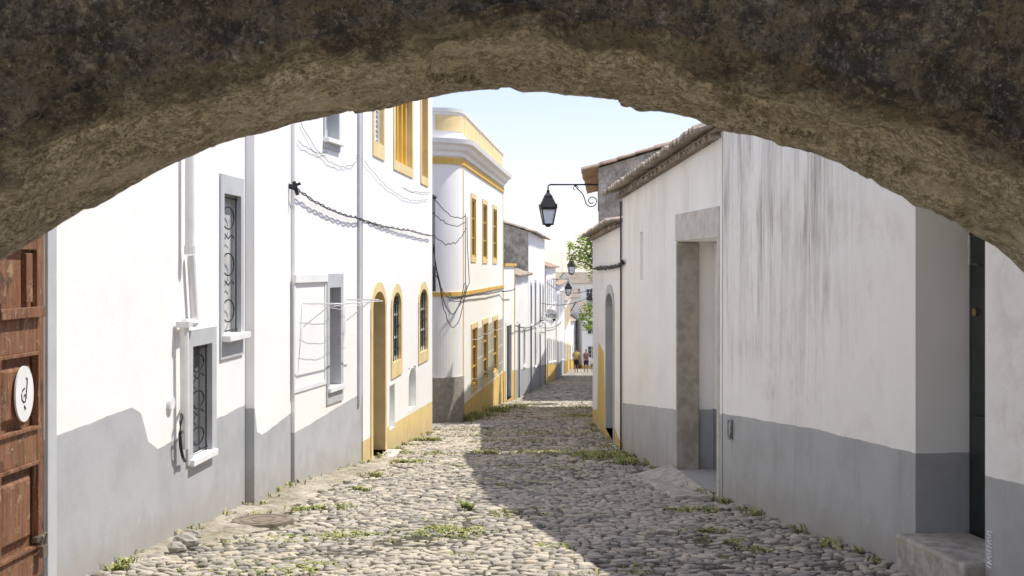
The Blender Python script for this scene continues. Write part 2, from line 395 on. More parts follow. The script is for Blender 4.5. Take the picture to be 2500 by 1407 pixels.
# oval plaque with its mark
uc,zc=WA.uz(51,962); rw=abs(WA.uz(73,0)[0]-WA.uz(29,0)[0])/2; rh=.00226*67
mb=MB(); N=40
ov=lambda s,y:[(uc+rw*s*math.cos(2*math.pi*k/N),y,zc+rh*s*math.sin(2*math.pi*k/N)) for k in range(N)]
mb.face(ov(1,-.022)); a=ov(1,-.022); b=ov(1,-.012)
for k in range(N): mb.face([a[k],a[(k+1)%N],b[(k+1)%N],b[k]])
pl=A.part("plaque",mb,[m_white],parent=dl)
mb=MB(); y=-.0215; q=lambda x,z:(uc+rw*x,y,zc+rh*z)
mb.tube([q(.10,.56),q(.22,.54),q(.24,.38),q(.17,.15),q(.12,-.05),q(.06,-.22)],.0052,6)
mb.tube([q(-.05,.20),q(-.26,.14),q(-.38,-.02),q(-.34,-.18),q(-.18,-.28),q(.02,-.28),q(.14,-.16),q(.06,-.04),q(-.08,-.04),q(-.12,-.12)],.0052,6)
mb.tube([q(-.08,-.42),q(-.02,-.48),q(.03,-.55)],.0065,6)
A.part("plaque_emblem",mb,[m_iron],parent=dl)
# padlock & hasp
u,z=WA.uz(108,1318,.03); mb=MB()
mb.box(u-.09,u+.03,-.03,-.001,z+.0,z+.03); mb.tube([(u-.05,-.03,z-.03),(u-.05,-.045,z+.03),(u-.025,-.045,z+.045),(u+.0,-.045,z+.03),(u+.0,-.03,z-.03)],.006,6)
mb.box(u-.06,u+.01,-.05,-.025,z-.09,z-.025); A.part("padlock",mb,[simple("steel",(.30,.26,.22),.4,.3,20,0,.7)],parent=dl,bevel=.003)
# drainpipe
mb=MB(); P=lambda px,py,o=.07:(lambda r:(r[0],-o,r[1]))(WA.uz(px,py,o))
mb.tube([P(463,330),P(463,620)],.036,10); mb.tube([P(463,600),P(463,622)],.044,10); mb.tube([P(466,622,.05),P(474,770,.05),P(474,790,.05)],.032,10)
mb.tube([P(474,788,.05),P(450,790,.07)],.034,10); mb.tube([P(450,786),P(452,1096)],.035,10); mb.box(P(450,0)[0]-.05,P(450,0)[0]+.05,-.12,-.02,P(450,800)[2],P(450,785)[2])
A.part("drainpipe",mb,[m_whitemetal],smooth=False)
# bowed iron bar beside the low window
mb=MB(); mb.tube([P(452,984,.03),P(446,1000,.05),P(441,1030,.06),P(439,1060,.06),P(441,1092,.06),P(446,1115,.05),P(451,1126,.03)],.012,7); mb.tube([P(452,1040,.05),P(439,1062,.06)],.008,5)
A.part("bowed_iron_bar",mb,[m_iron],smooth=True)
mb=MB(); c=WA.uz(422,985,.03)
a=[(c[0]+.06*math.cos(k*math.pi/8),-.03,c[1]+.05*math.sin(k*math.pi/8)) for k in range(16)]; mb.face(a); b=[(p[0],0,p[2]) for p in a]
for k in range(16): mb.face([a[k],a[(k+1)%16],b[(k+1)%16],b[k]])
A.part("vent_cover",mb,[m_white])
# --- plain projecting house section
WB=Wl((-2.325,11.83),(-2.320,13.76))
Bh=House(WB,"white_house","plain white house front with stepped grey base",zt=4.5,depth=4)
mB=plaster("white_plaster_grey_dado_b",dado=WB.dado([(600,985),(612,984),(622,1000),(628,1055),(640,1062),(706,1012)]),dcol=(.45,.46,.47),stain=.12,ground=WB.gline(),grime=.4); Bh.wall(mB)
# --- house with blind window
WC=Wl((-2.28,13.75),(-1.875,16.33))
C=House(WC,"white_house","white house with narrow grey windows and a walled-up opening",zt=4.4,depth=4)
window(C,(802,702,829,944),sw=.10,smat=m_grey,depth=.17,pane='blank',panemat=m_reveal_grey,sill=.05,top=.16,swb=.18)
window(C,(793,262,824,342),sw=.06,smat=m_grey,depth=.12,pane='blank',panemat=m_grey,sill=.07,swb=.12)
mC=plaster("white_plaster_grey_dado_c",dado=WC.dado([(700,1068),(712,1062),(866,970),(885,962)]),dcol=(.49,.50,.51),stain=.14,ground=WC.gline(),grime=.4); C.wall(mC)
mb=MB(); u0,u1,z0,z1=WC.rect(716,690,795,950); w=.05
mb.box(u0,u1,-.03,.0,z1,z1+.09); mb.box(u0,u0+w,-.012,.0,z0,z1-.0); mb.box(u1-w,u1,-.012,.0,z0,z1); mb.box(u0+w,u1-w,-.012,.0,z0,z0+w)
C.part("blind_window",mb,[m_white],bevel=.004)
mb=MB(); u,_=WC.uz(874,0); mb.box(u-.035,u+.05,-.03,.0,WC.gzu(u)+.75,4.4); C.part("downpipe_casing",mb,[m_grey],bevel=.006)
# --- yellow trimmed house
WD=Wl((-1.858,16.34),(-1.42,23.35))
D=House(WD,"yellow_trimmed_house","white house with ochre window surrounds, arched door and ochre base",zt=5.2,depth=5)
window(D,(908,712,938,1112),sw=.13,smat=m_ochre2,depth=.26,rise=.22,pane='door',panemat=simple("brown_door",(.20,.12,.05),.6),bot=False,name="door",label="arched doorway painted ochre")
window(D,(957,714,977,882),sw=.13,smat=m_ochre2,depth=.075,rise=.2,grille='bars',gmat=m_iron,gout=0,swb=.22)
window(D,(1023,706,1042,858),sw=.13,smat=m_ochre2,depth=.075,rise=.2,grille='bars',gmat=m_iron,gout=0,swb=.18)
window(D,(912,230,934,350),sw=.1,smat=m_ochre2,depth=.1,pane='shutter',panemat=m_white,swb=.2)
window(D,(963,230,1004,402),sw=.14,smat=m_ochre2,depth=.18,pane='posts',panemat=m_ochre_deep,swb=.14)
window(D,(1028,225,1042,432),sw=.12,smat=m_ochre2,depth=.2,pane='shutter',panemat=m_ochre,swb=.14)
for r,ri in (((951,940,963,1046),0),((998,898,1015,998),.15)):
    window(D,r,sw=.015,smat=m_white,depth=.12,rise=ri,pane='blank',name="niche",bot=True,proud=.004)
mD=plaster("white_plaster_ochre_dado",dado=WD.dado([(880,1082),(1058,978)]),dcol=(.78,.60,.26),stain=.12,ground=WD.gline(),grime=.4); D.wall(mD)
mb=MB(); u0,_=WD.uz(902,0); u1,_=WD.uz(942,0); zg=WD.uz(920,1112)[1]; mb.box(u0,u1,-.22,-.02,zg-.5,zg-.02); D.part("doorstep",mb,[m_granite_light],bevel=.015)
# --- corner house with rounded corner and cornice
WE=Wl((-.998,26.6),(-.25,36.5))
E=House(WE,"corner_house","white house with rounded corner, moulded cornice and ochre parapet panels",zt=4.35,depth=5)
mE=plaster("white_plaster_ochre_dado_e",dado=WE.dado([(1128,990),(1226,910)]),dcol=(.74,.54,.18),stain=.12,ground=WE.gline(),grime=.25)
for r in ((1150,486,1160,628),(1178,500,1188,632),(1203,512,1212,634)): window(E,r,sw=.11,smat=m_ochre2,depth=.05,pane='glass',panemat=m_ochre)
for r in ((1151,802,1164,944),(1178,790,1190,926),(1203,782,1214,908)): window(E,r,sw=.12,smat=m_ochre2,depth=.06,pane='glass',panemat=m_ochre,grille='bars',gmat=m_whitemetal,gout=.14,bars=5)
E.wall(mE,left=False)
cen=Vector((-.998,26.6))+WE.n*.6; arc=[]
a0=-math.pi/2; a1=math.atan2(-WE.n.y,-WE.n.x)
for k in range(15):
    a=a0+(a1-a0)*k/14; arc.append((cen.x+.6*math.cos(a),cen.y+.6*math.sin(a)))
path=[(-6,arc[0][1]+.05)]+arc+[(-.25,36.5),(-5.2,37.0)]
def sweep(mb,path,prof,mi=0,closed=True):
    n=len(path); rows=[]
    for k in range(n):
        p=Vector(path[k]); d1=(p-Vector(path[k-1])).normalized() if k else None; d2=(Vector(path[k+1])-p).normalized() if k<n-1 else None
        if d1 is None: d1=d2
        if d2 is None: d2=d1
        n1=Vector((d1.y,-d1.x)); n2=Vector((d2.y,-d2.x)); m=(n1+n2).normalized(); s=1/max(.5,m.dot(n1))
        rows.append([(p.x+m.x*o*s,p.y+m.y*o*s,z) for o,z in prof])
    q=len(prof)
    for k in range(n-1):
        for j in range(q if closed else q-1): mb.face([rows[k][j],rows[k+1][j],rows[k+1][(j+1)%q],rows[k][(j+1)%q]],mi)
    if closed: mb.face(rows[0],mi); mb.face(rows[-1],mi)
I4=Matrix.Identity(4)
mEc=plaster("white_plaster_round_corner",stain=.12)
mb=MB(); sweep(mb,path[:-2],[(0,-2.2),(0,4.35)],closed=False); E.part("rounded_corner",mb,[mEc],M=I4,smooth=True)
mb=MB(); sweep(mb,arc,[(0,-2.2),(.03,-2.2),(.03,-.42),(0,-.42)]); E.part("granite_corner_base",mb,[m_granite],M=I4)
mb=MB(); sweep(mb,path,[(-.3,4.0),(.0,4.0),(.03,4.0),(.05,4.08),(.11,4.13),(.14,4.2),(.22,4.24),(.24,4.33),(-.3,4.35)]); E.part("cornice",mb,[m_white],M=I4)
mb=MB(); sweep(mb,path,[(-.1,3.84),(.035,3.84),(.035,3.97),(-.1,3.97)]); E.part("frieze_band",mb,[m_ochre],M=I4)
mb=MB(); sweep(mb,path,[(-.2,4.34),(.0,4.34),(.0,4.88),(-.2,4.88)]); sweep(mb,path,[(-.22,4.881),(.04,4.881),(.05,4.95),(-.22,4.95)])
pp=E.part("parapet",mb,[m_white],M=I4)
mb=MB(); sweep(mb,arc[1:],[(-.02,4.5),(.012,4.5),(.012,4.82),(-.02,4.82)])
E.part("parapet_panel",mb,[m_ochre2],M=I4)
for k in range(3):
    mb=MB(); u0=.15+k*(WE.L-.3)/3; u1=u0+(WE.L-.3)/3-.22; a=WE.at(u0,0,0); b=WE.at(u1,0,0)
    sweep(mb,[(a.x,a.y),(b.x,b.y)],[(-.02,4.48),(.012,4.48),(.012,4.84),(-.02,4.84)])
    E.part("parapet_panel",mb,[m_ochre2],M=I4)
mb=MB(); sweep(mb,path,[(-.02,1.20),(.03,1.20),(.03,1.28),(-.02,1.28)])
E.part("string_course",mb,[m_ochre],M=I4)
for u in (0.0,WE.L-.13):
    mb=MB(); mb.box(u,u+.13,-.012,.01,-1.3 if u==0 else -1.4,3.84); E.part("corner_band",mb,[m_ochre2])
# --- further houses
def generic(P0,P1,name,label,zt,mat,pitch=0,depth=4,tile=None,side=None,n=3,storeys=2,sm=None,dadoh=None,dcol=(.42,.44,.46),over=.2,category="house",wins=None,zt2=None):
    W=Wl(P0,P1); H=House(W,name,label,category,zt=zt,zt2=zt2,depth=depth,pitch=pitch)
    if wins is None:
        wins=[]
        for i in range(n):
            u=W.L*(i+.5)/n+random.uniform(-.3,.3)
            g=W.gzu(u); dd=random.random()<.45
            if dd: wins.append((u-.42,u+.42,g+.05,g+2.05,'door'))
            else: wins.append((u-.38,u+.38,g+1.0,g+2.1,'glass'))
            if storeys>1 and zt-g>4.2: wins.append((u-.4,u+.4,zt-1.9,zt-.6,'glass'))
    for w in wins:
        window(H,w[:4],px=False,sw=.12,smat=sm or m_grey,depth=.1,pane=w[4],bot=w[4]!='door',name="door" if w[4]=='door' else "window",sill=.06 if w[4]!='door' else None)
    if mat is None:
        g=W.gline(); dh=dadoh or .9
        mat=plaster("plaster_"+name,dado=[(0,g[0]+dh),(W.L,g[0]+g[1]*W.L+dh)],dcol=dcol,stain=.3,ground=g,grime=.3)
    H.wall(mat,side)
    if pitch: H.roof(mat=tile or m_tile,over=over,tile=.2)
    return H
E2=generic((-.23,36.56),(.085,38.9),"small_house","narrow white house with ochre corner bands",1.8,None,wins=[(.5,1.5,gz(37.4)+.1,.1,'door')],sm=m_white,dcol=OCHRE)
mb=MB(); mb.box(-.02,E2.W.L+.02,-.05,.2,1.8,1.88); E2.part("coping",mb,[m_ochre])
mb=MB(); mb.box(E2.W.L-.14,E2.W.L,-.015,.01,-2.2,1.8); E2.part("corner_band",mb,[m_ochre])
t=NT("bare_masonry_render"); n1=t.noise(2.2,9,.75); n2=t.noise(9,8,.8)
c=t.mix(t.step(n1,.40,.60),(.58,.55,.48),(.32,.295,.25)); c=t.mix(t.step(n2,.50,.64,0,.7),c,(.21,.19,.16)); c=t.mix(t.step(t.noise(5,8,.7),.56,.66,0,.6),c,(.66,.62,.54))
t.col(c); t.rough(.95); b=t.bump(n2,.9,.04); t.bump(t.noise(30,6,.7),.6,.015,b); m_render=t.mat
F1=generic((.10,38.95),(.56,45.2),"low_house","low white house with tiled eave and dark doorway",1.5,None,pitch=.3,depth=3,n=3,storeys=1,wins=[(1.0,1.9,gz(40.4)+.05,gz(40.4)+2.3,'door'),(3.6,4.4,gz(43)+1,gz(43)+2.2,'glass')],over=.15,sm=m_white)
Fh=generic((.565,45.25),(1.47,59),"tall_house","white two-storey house with bare rendered gable and tiled roof",3.0,None,pitch=.32,depth=8,side=m_render,over=.25,wins=[(1.2,2.1,gz(46.8)+.05,gz(46.8)+2.3,'door'),(4.5,5.4,-.1-.4,1.15,'glass'),(4.5,5.3,gz(50)+.9,gz(50)+2.2,'glass'),(8.6,9.5,-.6,1.0,'glass'),(8.6,9.4,gz(54.3)+.05,gz(54.3)+2.2,'door'),(1.4,2.2,-.3,1.1,'glass'),(11.5,12.2,-.6,.9,'glass')])
G1=generic((1.53,59.1),(2.4,72),"white_house","white terraced house with orange tiled roof",1.75,None,pitch=.35,depth=7,tile=m_tile_red,n=5,dcol=OCHRE,sm=m_white)
G2=generic((2.45,72.1),(3.6,90),"white_house","white terraced house with grey base and small windows",.75,None,pitch=.35,depth=7,tile=m_tile_red,n=7,sm=m_grey)
G3=generic((3.65,90.1),(5.0,112),"white_house","white terraced house with ochre base",-.6,None,pitch=.3,depth=7,tile=m_tile,n=8,dcol=OCHRE,sm=m_ochre)
# houses closing the street where it bends
K1=generic((5.3,118),(6.4,126),"white_house","low white house with ochre base and tiled roof",-3.2,None,pitch=.4,depth=5,tile=m_tile,n=3,storeys=1,dcol=OCHRE,sm=m_white)
K3=generic((6.5,121),(10,121.6),"white_house","white house with weathered tiled roof",-2.6,None,pitch=.4,depth=5,tile=m_tile,n=2,storeys=2,dadoh=.35,dcol=OCHRE,sm=m_white)
K2=generic((5.0,140),(7.3,140.2),"white_house","white house with tiled roof above the lane",-1.6,None,pitch=.3,depth=6,tile=m_tile,n=2,storeys=2,sm=m_white)
K4=generic((6.9,150),(12,151),"white_house","white house under a broad weathered tiled roof",-.2,None,pitch=.3,depth=8,tile=m_tile,n=4,storeys=2,sm=m_white)
# ================================================================ HOUSES ON THE RIGHT SIDE
WR=Wl((1.968,12.23),(2.926,5.76))
R2=House(WR,"stained_white_house","streaked white house with grey base and recessed dark door",zt=3.42,depth=5)
ur0=WR.uz(2235,0)[0]; ur1=WR.uz(2405,0)[0]; zst=WR.uz(2290,1300,-.15)[1]
R2.holes.append((ur0,ur1,zst-.3,2.6,.42))
mR2=plaster("streaked_white_plaster",col=(.93,.915,.875),dado=WR.dado([(1765,1010),(2000,1050),(2235,1107),(2405,1160),(2500,1186),(2700,1240)]),dcol=(.46,.465,.46),stain=.25,sc=(.76,.70,.60),streak=1.25,streakcol=(.335,.31,.27),ground=WR.gline(),grime=.4,bump=.35,cream=ur1-.02,srange=WR.uz(2030,0)[0])
R2.wall(mR2)
mb=MB(); y=.36; mb.box(ur0+.002,ur1-.002,y,y+.04,zst-.02,2.58)
for a,b in ((zst+.15,zst+.75),(zst+.9,zst+1.55),(zst+1.7,2.4)):
    mb.box(ur0+.08,ur0+.42,y-.025,y-.001,a,b); mb.box(ur0+.5,ur1-.08,y-.025,y-.001,a,b)
mb.box(ur0+.44,ur0+.48,y-.03,y-.001,zst,2.58)
dd=R2.part("door",mb,[m_greendoor],bevel=.006,label="glossy dark green panelled door")
m_brass=simple("brass",(.45,.33,.14),.35,.2,20,0,.9)
mb=MB(); u=ur0+.14; mb.tube([(u,y-.02,zst+1.70),(u,y-.07,zst+1.70),(u,y-.07,zst+1.88),(u,y-.02,zst+1.88)],.011,8); R2.part("door_handle",mb,[simple("dull_steel",(.35,.35,.34),.4,.2,20,0,.7)],parent=dd)
mb=MB(); mb.tube([(u,y-.04,zst+1.40),(u,y-.02,zst+1.40)],.026,10); R2.part("door_knob",mb,[m_brass],parent=dd)
# hand drawn vertical white lettering on the grey base by the doorway
mb=MB(); u,_z=WR.uz(2416,1345,.004); u+=.0; zz_=_z+.105
for k in range(7):
    w_=.020+.008*random.random(); h_=.020; j=lambda:random.uniform(-.004,.004)
    if k%3==0: mb.tube([(u-w_+j(),-.004,zz_+j()),(u+w_,-.004,zz_+.006+j()),(u+w_*.7,-.004,zz_-h_),(u-w_+j(),-.004,zz_-h_*.7)],.0034,4)
    elif k%3==1: mb.tube([(u+w_,-.004,zz_+j()),(u-w_+j(),-.004,zz_-.006),(u-w_*.4,-.004,zz_-h_),(u+w_+j(),-.004,zz_-h_*.8)],.0034,4)
    else: mb.tube([(u-w_,-.004,zz_+j()),(u+w_,-.004,zz_-h_*.5+j()),(u-w_*.5,-.004,zz_-h_)],.0034,4)
    zz_-=.030
R2.part("painted_lettering",mb,[simple("bright_white_paint",(.9,.9,.9),.7,.02)])
mb=MB(); g=WR.gzu(ur0); mb.box(ur0-.02,ur1+.0,-.13,.35,g-.4,zst); R2.part("doorstep",mb,[m_concrete],bevel=.02)
# iron ring on the wall
mb=MB(); u,z=WR.uz(1788,1048); mb.tube([(u+.045*math.cos(k*math.pi/8),-.03,z+.09*math.sin(k*math.pi/8)) for k in range(17)],.008,6); mb.tube([(u,-.01,z+.085),(u,-.01,z-.085)],.016,6)
R2.part("wall_ring",mb,[simple("aged_steel",(.4,.4,.4),.5,.2,10,0,.6)],smooth=True)
# --- single storey house with granite doorway and tile eave
WS=Wl((1.546,18.3),(1.965,12.27))
R3=House(WS,"tiled_white_house","single-storey white house with granite doorway and clay tile eave",zt=2.80,zt2=3.06,depth=5,pitch=.36)
u0,u1,z0,z1=WS.rect(1652,586,1752,1132)
z0=WS.uz(1652,1134)[1]
R3.holes.append((u0,u1,z0-.05,z1,.45))
u2,u3,z2,z3=WS.rect(1563,566,1570,684); R3.holes.append((u2,u3,z2,z3,.06))
mR3=plaster("old_white_plaster",col=(.93,.915,.87),dado=WS.dado([(1518,984),(1650,1000),(1770,1012)]),dcol=(.48,.485,.485),stain=.32,sc=(.76,.69,.57),streak=.4,streakcol=(.45,.42,.37),ground=WS.gline(),grime=.4,bump=.4)
R3.wall(mR3)
mb=MB()
mb.box(u0-.001,u0+.06,-.01,.24,z0-.3,z1-.004); R3.part("granite_jamb",mb,[m_jamb],bevel=.012)
mb=MB(); mb.box(u1+.001,u1+.09,-.012,.03,z0-.3,z1); R3.part("granite_jamb",mb,[m_granite_light],bevel=.01)
mb=MB(); mb.box(u0-.02,u1+.09,-.015,.245,z1+.001,z1+.30); R3.part("stone_lintel",mb,[m_granite_light],bevel=.012)
mb=MB(); mb.box(u0+.0,u1-.01,.41,.445,z0-.1,z1-.01,0)
for a,b in ((z0+.1,z0+.9),(z0+1.0,z0+2.2)): mb.box(u0+.42,u1-.2,.395,.409,a,b,0)
R3.part("door",mb,[plaster("door_recess_plaster",col=(.88,.87,.83),dado=[(0,z0+.62),(WS.L,z0+.62)],dcol=(.24,.25,.26),stain=.3)])
# sloping stone threshold
mb=MB(); ga=WS.gzu(u0-.4); gb=WS.gzu(u1)
mb.hexa([(u0-.5,-.45,ga-.3),(u1+.05,-.5,gb-.3),(u1+.05,.2,gb-.3),(u0-.5,.02,ga-.3),(u0-.5,-.40,ga+.01),(u1+.05,-.42,gb+.05),(u1+.05,-.022,z0+.01),(u0-.2,-.022,z0-.02)])
R3.part("threshold_stone",mb,[m_concrete],bevel=.02)
R3.roof(over=.28,tile=.17,eaverow=True,mat=m_tile,dz=.09)
mb=MB(); mb.tube([(.02,-.03,2.7),(.02,-.03,-1.0)],.012,6); R3.part("wall_cable",mb,[m_cable])
# --- low house with arched door and ochre base
WT=Wl((1.60,26.0),(1.556,18.72))
R4=House(WT,"low_house","low white house with tiled eave, arched dark door and ochre base",zt=2.36,zt2=2.42,depth=5,pitch=.2)
window(R4,(1481,716,1499,1062),sw=.14,smat=m_grey,depth=.22,rise=.25,pane='door',panemat=m_reveal_grey,bot=False,name="door")
mR4=plaster("old_white_plaster_ochre",dado=WT.dado([(1448,1000),(1458,1000),(1461,835),(1474,860),(1478,990),(1515,1080)]),dcol=(.70,.48,.13),stain=.4,ground=WT.gline(),grime=.3); R4.wall(mR4)
R4.roof(over=.22,tile=.17,eaverow=True,mat=m_tile)
# --- tall house with bare gable
WU=Wl((2.3,34.0),(1.72,26.08))
R5=House(WU,"tall_house","tall house with bare grey rendered gable and weathered tiled roof",zt=3.75,depth=6,pitch=.3)
m5=plaster("pale_ochre_plaster",col=(.78,.70,.50),stain=.3)
R5.wall(m5,side=m_render); R5.roof(over=.34,tile=.2,mat=m_tile_red)
R6=generic((3.9,60),(2.75,38.5),"white_house","white terraced house lining the shaded side",2.0,None,pitch=.3,depth=5,n=4,sm=m_grey)
R7=generic((6.0,84),(3.95,60.1),"white_house","white terraced house lining the shaded side",.6,None,pitch=.3,depth=5,n=4,sm=m_grey)
# ================================================================ CABLES
def sag(a,b,s,n=14,wob=0):
    a=Vector(a);b=Vector(b); out=[]
    for k in range(n+1):
        t=k/n; p=a.lerp(b,t); p.z-=s*4*t*(1-t)
        if wob: p+=Vector((random.uniform(-wob,wob)*.4,0,random.uniform(-wob,wob)))
        out.append(p)
    return out
def cable(lines,r,label,name="cable",twist=0):
    mb=MB()
    for l in lines:
        if twist:
            for ph in (0,math.pi):
                pts=[]
                for k,p in enumerate(l):
                    a=ph+k*1.3; pts.append(Vector(p)+Vector((math.cos(a),0,math.sin(a)))*twist)
                mb.tube(pts,r,5)
        else: mb.tube(l,r,5)
    return add(name,mb.mesh(name,[m_cable],True),None,None,label,"cable")
c0=WC.pt(722,460,.05); c1=WC.pt(872,532,.05); c2=WD.pt(1000,562,.05); c3=WD.pt(1054,576,.05)
l=sag(c0,c1,.05,26,.008)+sag(c1,c2,.03,22,.008)[1:]+sag(c2,c3,.01,8)[1:]
cable([l],.0065,"thick twisted black cable strung along white walls",twist=.011)
mb=MB(); mb.tube([c0+Vector((-.09,.0,.03)),c0],.03,6); mb.tube([c0+Vector((-.02,0,.07)),c0+Vector((.02,0,-.07))],.022,6); mb.tube([c0+Vector((-.1,0,-.0)),c0+Vector((.05,0,.05))],.016,5)
add("cable_bracket",mb.mesh("cable_bracket",[m_iron]),None,None,"black iron cable bracket fixed to a white wall","bracket")
a=WC.pt(735,300,.02); b=WC.pt(870,395,.02)
cable([sag(a,b,.22,22,.012),sag(WC.pt(728,345,.02),WC.pt(800,372,.02),.05,12,.012)],.003,"thin loose wire drooping across a white wall")
cable([sag(WC.pt(872,380,.02),WD.pt(1050,470,.02),.15,26,.014),sag(WD.pt(890,395,.02),WD.pt(1045,485,.02),.2,22,.014)],.003,"thin wavy wires stapled to a white wall")
Yd=23.4
zp=lambda py,Y:EYE-(py-650)*Y/F
xp=lambda px,Y:(px-1250)*Y/F
l1=[Vector((xp(1057,Yd),Yd,zp(p,Yd))) for p in (480,520,570,600,650,712)]
mb=MB(); mb.tube(l1,.014,6); mb.tube([l1[-2],l1[-1]],.05,8); mb.tube([p+Vector((.03,0,0)) for p in l1[:5]],.008,5); mb.tube([l1[0]+Vector((-.05,0,.03)),l1[0]+Vector((.06,0,-.03))],.035,6)
add("cable_box",mb.mesh("cable_box",[m_cable]),None,None,"black junction fitting with vertical cables at a house corner","cable")
ep=lambda px,py,o=.06:WE.pt(px,py,o)
ln=[sag(l1[0],ep(1138,530,.15),.15,14,.025),sag(l1[1],ep(1138,545,.15),.12,14,.025),sag(l1[2],ep(1138,560,.12),.25,14,.025),
    sag(l1[3],ep(1140,700,.1),1.1,20,.025),sag(l1[3],ep(1135,690,.1),.9,20,.025),sag(l1[4],ep(1140,712,.1),.4,16,.025),[ep(1136,522,.1),ep(1136,600,.1),ep(1137,700,.1),ep(1132,720,.1)],[ep(1140,530,.08),ep(1141,600,.08),ep(1146,690,.08),ep(1136,716,.08)]]
cable(ln,.008,"tangle of drooping black cables between two houses")
cable([sag(Vector((l1[5].x+.2,26.0,zp(727,26.0))),ep(1132,722),.02,8)+sag(ep(1132,722),ep(1226,710),.03,14,.01)[1:],sag(ep(1226,712),F1.W.pt(1258,706,.08),.02,8)],.014,"black cable bundle clipped along ochre band")
cable([sag(F1.W.pt(1258,795,.08),Fh.W.pt(1328,770,.1),.25,18)],.014,"black cable strung along white terraced houses")
cable([sag(Fh.W.pt(1335,690,.1),Vector((xp(1447,45),45,zp(705,45))),.3,14),sag(Fh.W.pt(1320,740,.1),Vector((xp(1447,50),50,zp(722,50))),.2,14),sag(Fh.W.pt(1325,800,.1),G2.W.pt(1375,780,.1),.2,14)],.012,"thin cables crossing the street between houses")
cable([sag(WT.pt(1452,655,.05),WT.pt(1500,650,.05),.01,10,.02)+sag(WT.pt(1500,650,.05),WS.pt(1521,640,.04),.02,6)[1:]],.02,"knotted black cable bundle under a tiled eave",twist=.015)
# rooftop aerial
mb=MB(); ax,ay=xp(1372,80),80.0; az0=zp(660,80); az1=zp(618,80); mb.tube([(ax,ay,az0-.5),(ax,ay,az1)],.012,5); mb.tube([(ax-.4,ay,az1-.05),(ax+.4,ay,az1-.05)],.009,4)
for k in range(5): mb.tube([(ax-.35+k*.17,ay-.2,az1-.05),(ax-.35+k*.17,ay+.2,az1-.05)],.007,4)
G2.part("rooftop_aerial",mb,[simple("aluminium",(.4,.4,.4),.5)],M=I4)
# ================================================================ CLOTHES RACK
mb=MB(); na=Vector((-WC.n.x,-WC.n.y,0))
for u in (0.25,1.9):
    p=WC.at(u,-.01,1.40); mb.tube([p,p+na*.40],.009,6); mb.tube([p+Vector((0,0,-.25)),p+na*.32],.006,5)
pa=WC.at(.1,-.4,1.40); pb=WC.at(2.1,-.4,1.38); mb.tube([pa,pb],.007,6)
for k in range(3):
    mb.tube(sag(WC.at(.2,-.1-.1*k,1.40),WC.at(1.95+.05*k,-.1-.1*k,1.40),.03+.07*random.random(),12,.010),.0024,4)
add("clothes_rack",mb.mesh("clothes_rack",[m_whitemetal]),None,None,"white wall-mounted clothes drying rack with sagging lines","clothes rack")
# ================================================================ STREET LAMPS
def lantern_meshes():
    br=MB(); br.tube([(0,0,.02),(0,0,.06),(.04,0,.09),(1.02,0,.09)],.016,8); br.tube([(1.02,0,.18),(1.02,0,-.45)],.02,8)
    pts=[(.52,0,.09),(.60,0,-.0),(.70,0,-.10),(.74,0,-.2)]
    for k in range(22):
        a=math.pi+k*.42; r=.13*(1-k/30); pts.append((.88+r*math.cos(a),0,-.24+r*math.sin(a)))
    br.tube(pts,.012,6); br.tube([(.56+.05*math.cos(k*.5),0,.02+.05*math.sin(k*.5)) for k in range(10)],.009,5)
    la=MB()
    def frus(z0,h0,z1,h1):
        a=[(h0*sx,h0*sy,z0) for sx,sy in ((-1,-1),(1,-1),(1,1),(-1,1))]; b=[(h1*sx,h1*sy,z1) for sx,sy in ((-1,-1),(1,-1),(1,1),(-1,1))]
        la.hexa(a+b)
    la.tube([(0,0,.05),(0,0,-.03)],.014,8); la.tube([(0,0,-.02),(0,0,-.05),(0,0,-.07)],.03,8)
    frus(-.14,.075,-.07,.03); frus(-.17,.08,-.14,.08); frus(-.36,.165,-.17,.085); frus(-.385,.165,-.361,.165)
    for sx in (-1,1):
        for sy in (-1,1): la.tube([(.148*sx,.148*sy,-.38),(.09*sx,.09*sy,-.70)],.014,6); la.tube([(.155*sx,.155*sy,-.37),(.155*sx,.155*sy,-.30)],.012,5)
    frus(-.725,.10,-.695,.10); frus(-.765,.03,-.726,.06)
    for s in (-1,1):
        la.tube([(-.148,.148*s,-.40),(.148,.148*s,-.40)],.013,5); la.tube([(.148*s,-.148,-.40),(.148*s,.148,-.40)],.013,5)
    gl=MB(); a=[(.086*sx,.086*sy,-.695) for sx,sy in ((-1,-1),(1,-1),(1,1),(-1,1))]; b=[(.143*sx,.143*sy,-.386) for sx,sy in ((-1,-1),(1,-1),(1,1),(-1,1))]
    gl.hexa(a+b)
    return br.mesh("bracket",[m_iron],True),la.mesh("lantern",[m_iron]),gl.mesh("glass",[m_lampglass])
mbr,mla,mgl=lantern_meshes()
LG="wrought iron street lanterns on wall brackets"
L0=(xp(1338,26.4),26.4,zp(462,26.4))
M0=Matrix.Translation(L0)
lamp=add("street_lamp",None,M0,None,"black iron wall lantern on scrolled bracket against the sky","street lamp",group=LG)
p1=add("bracket",mbr,M0,lamp); p2=add("lantern",mla,M0@Matrix.Rotation(math.radians(7),4,'Z'),lamp); p3=add("glass",mgl,M0@Matrix.Rotation(math.radians(7),4,'Z'),p2)
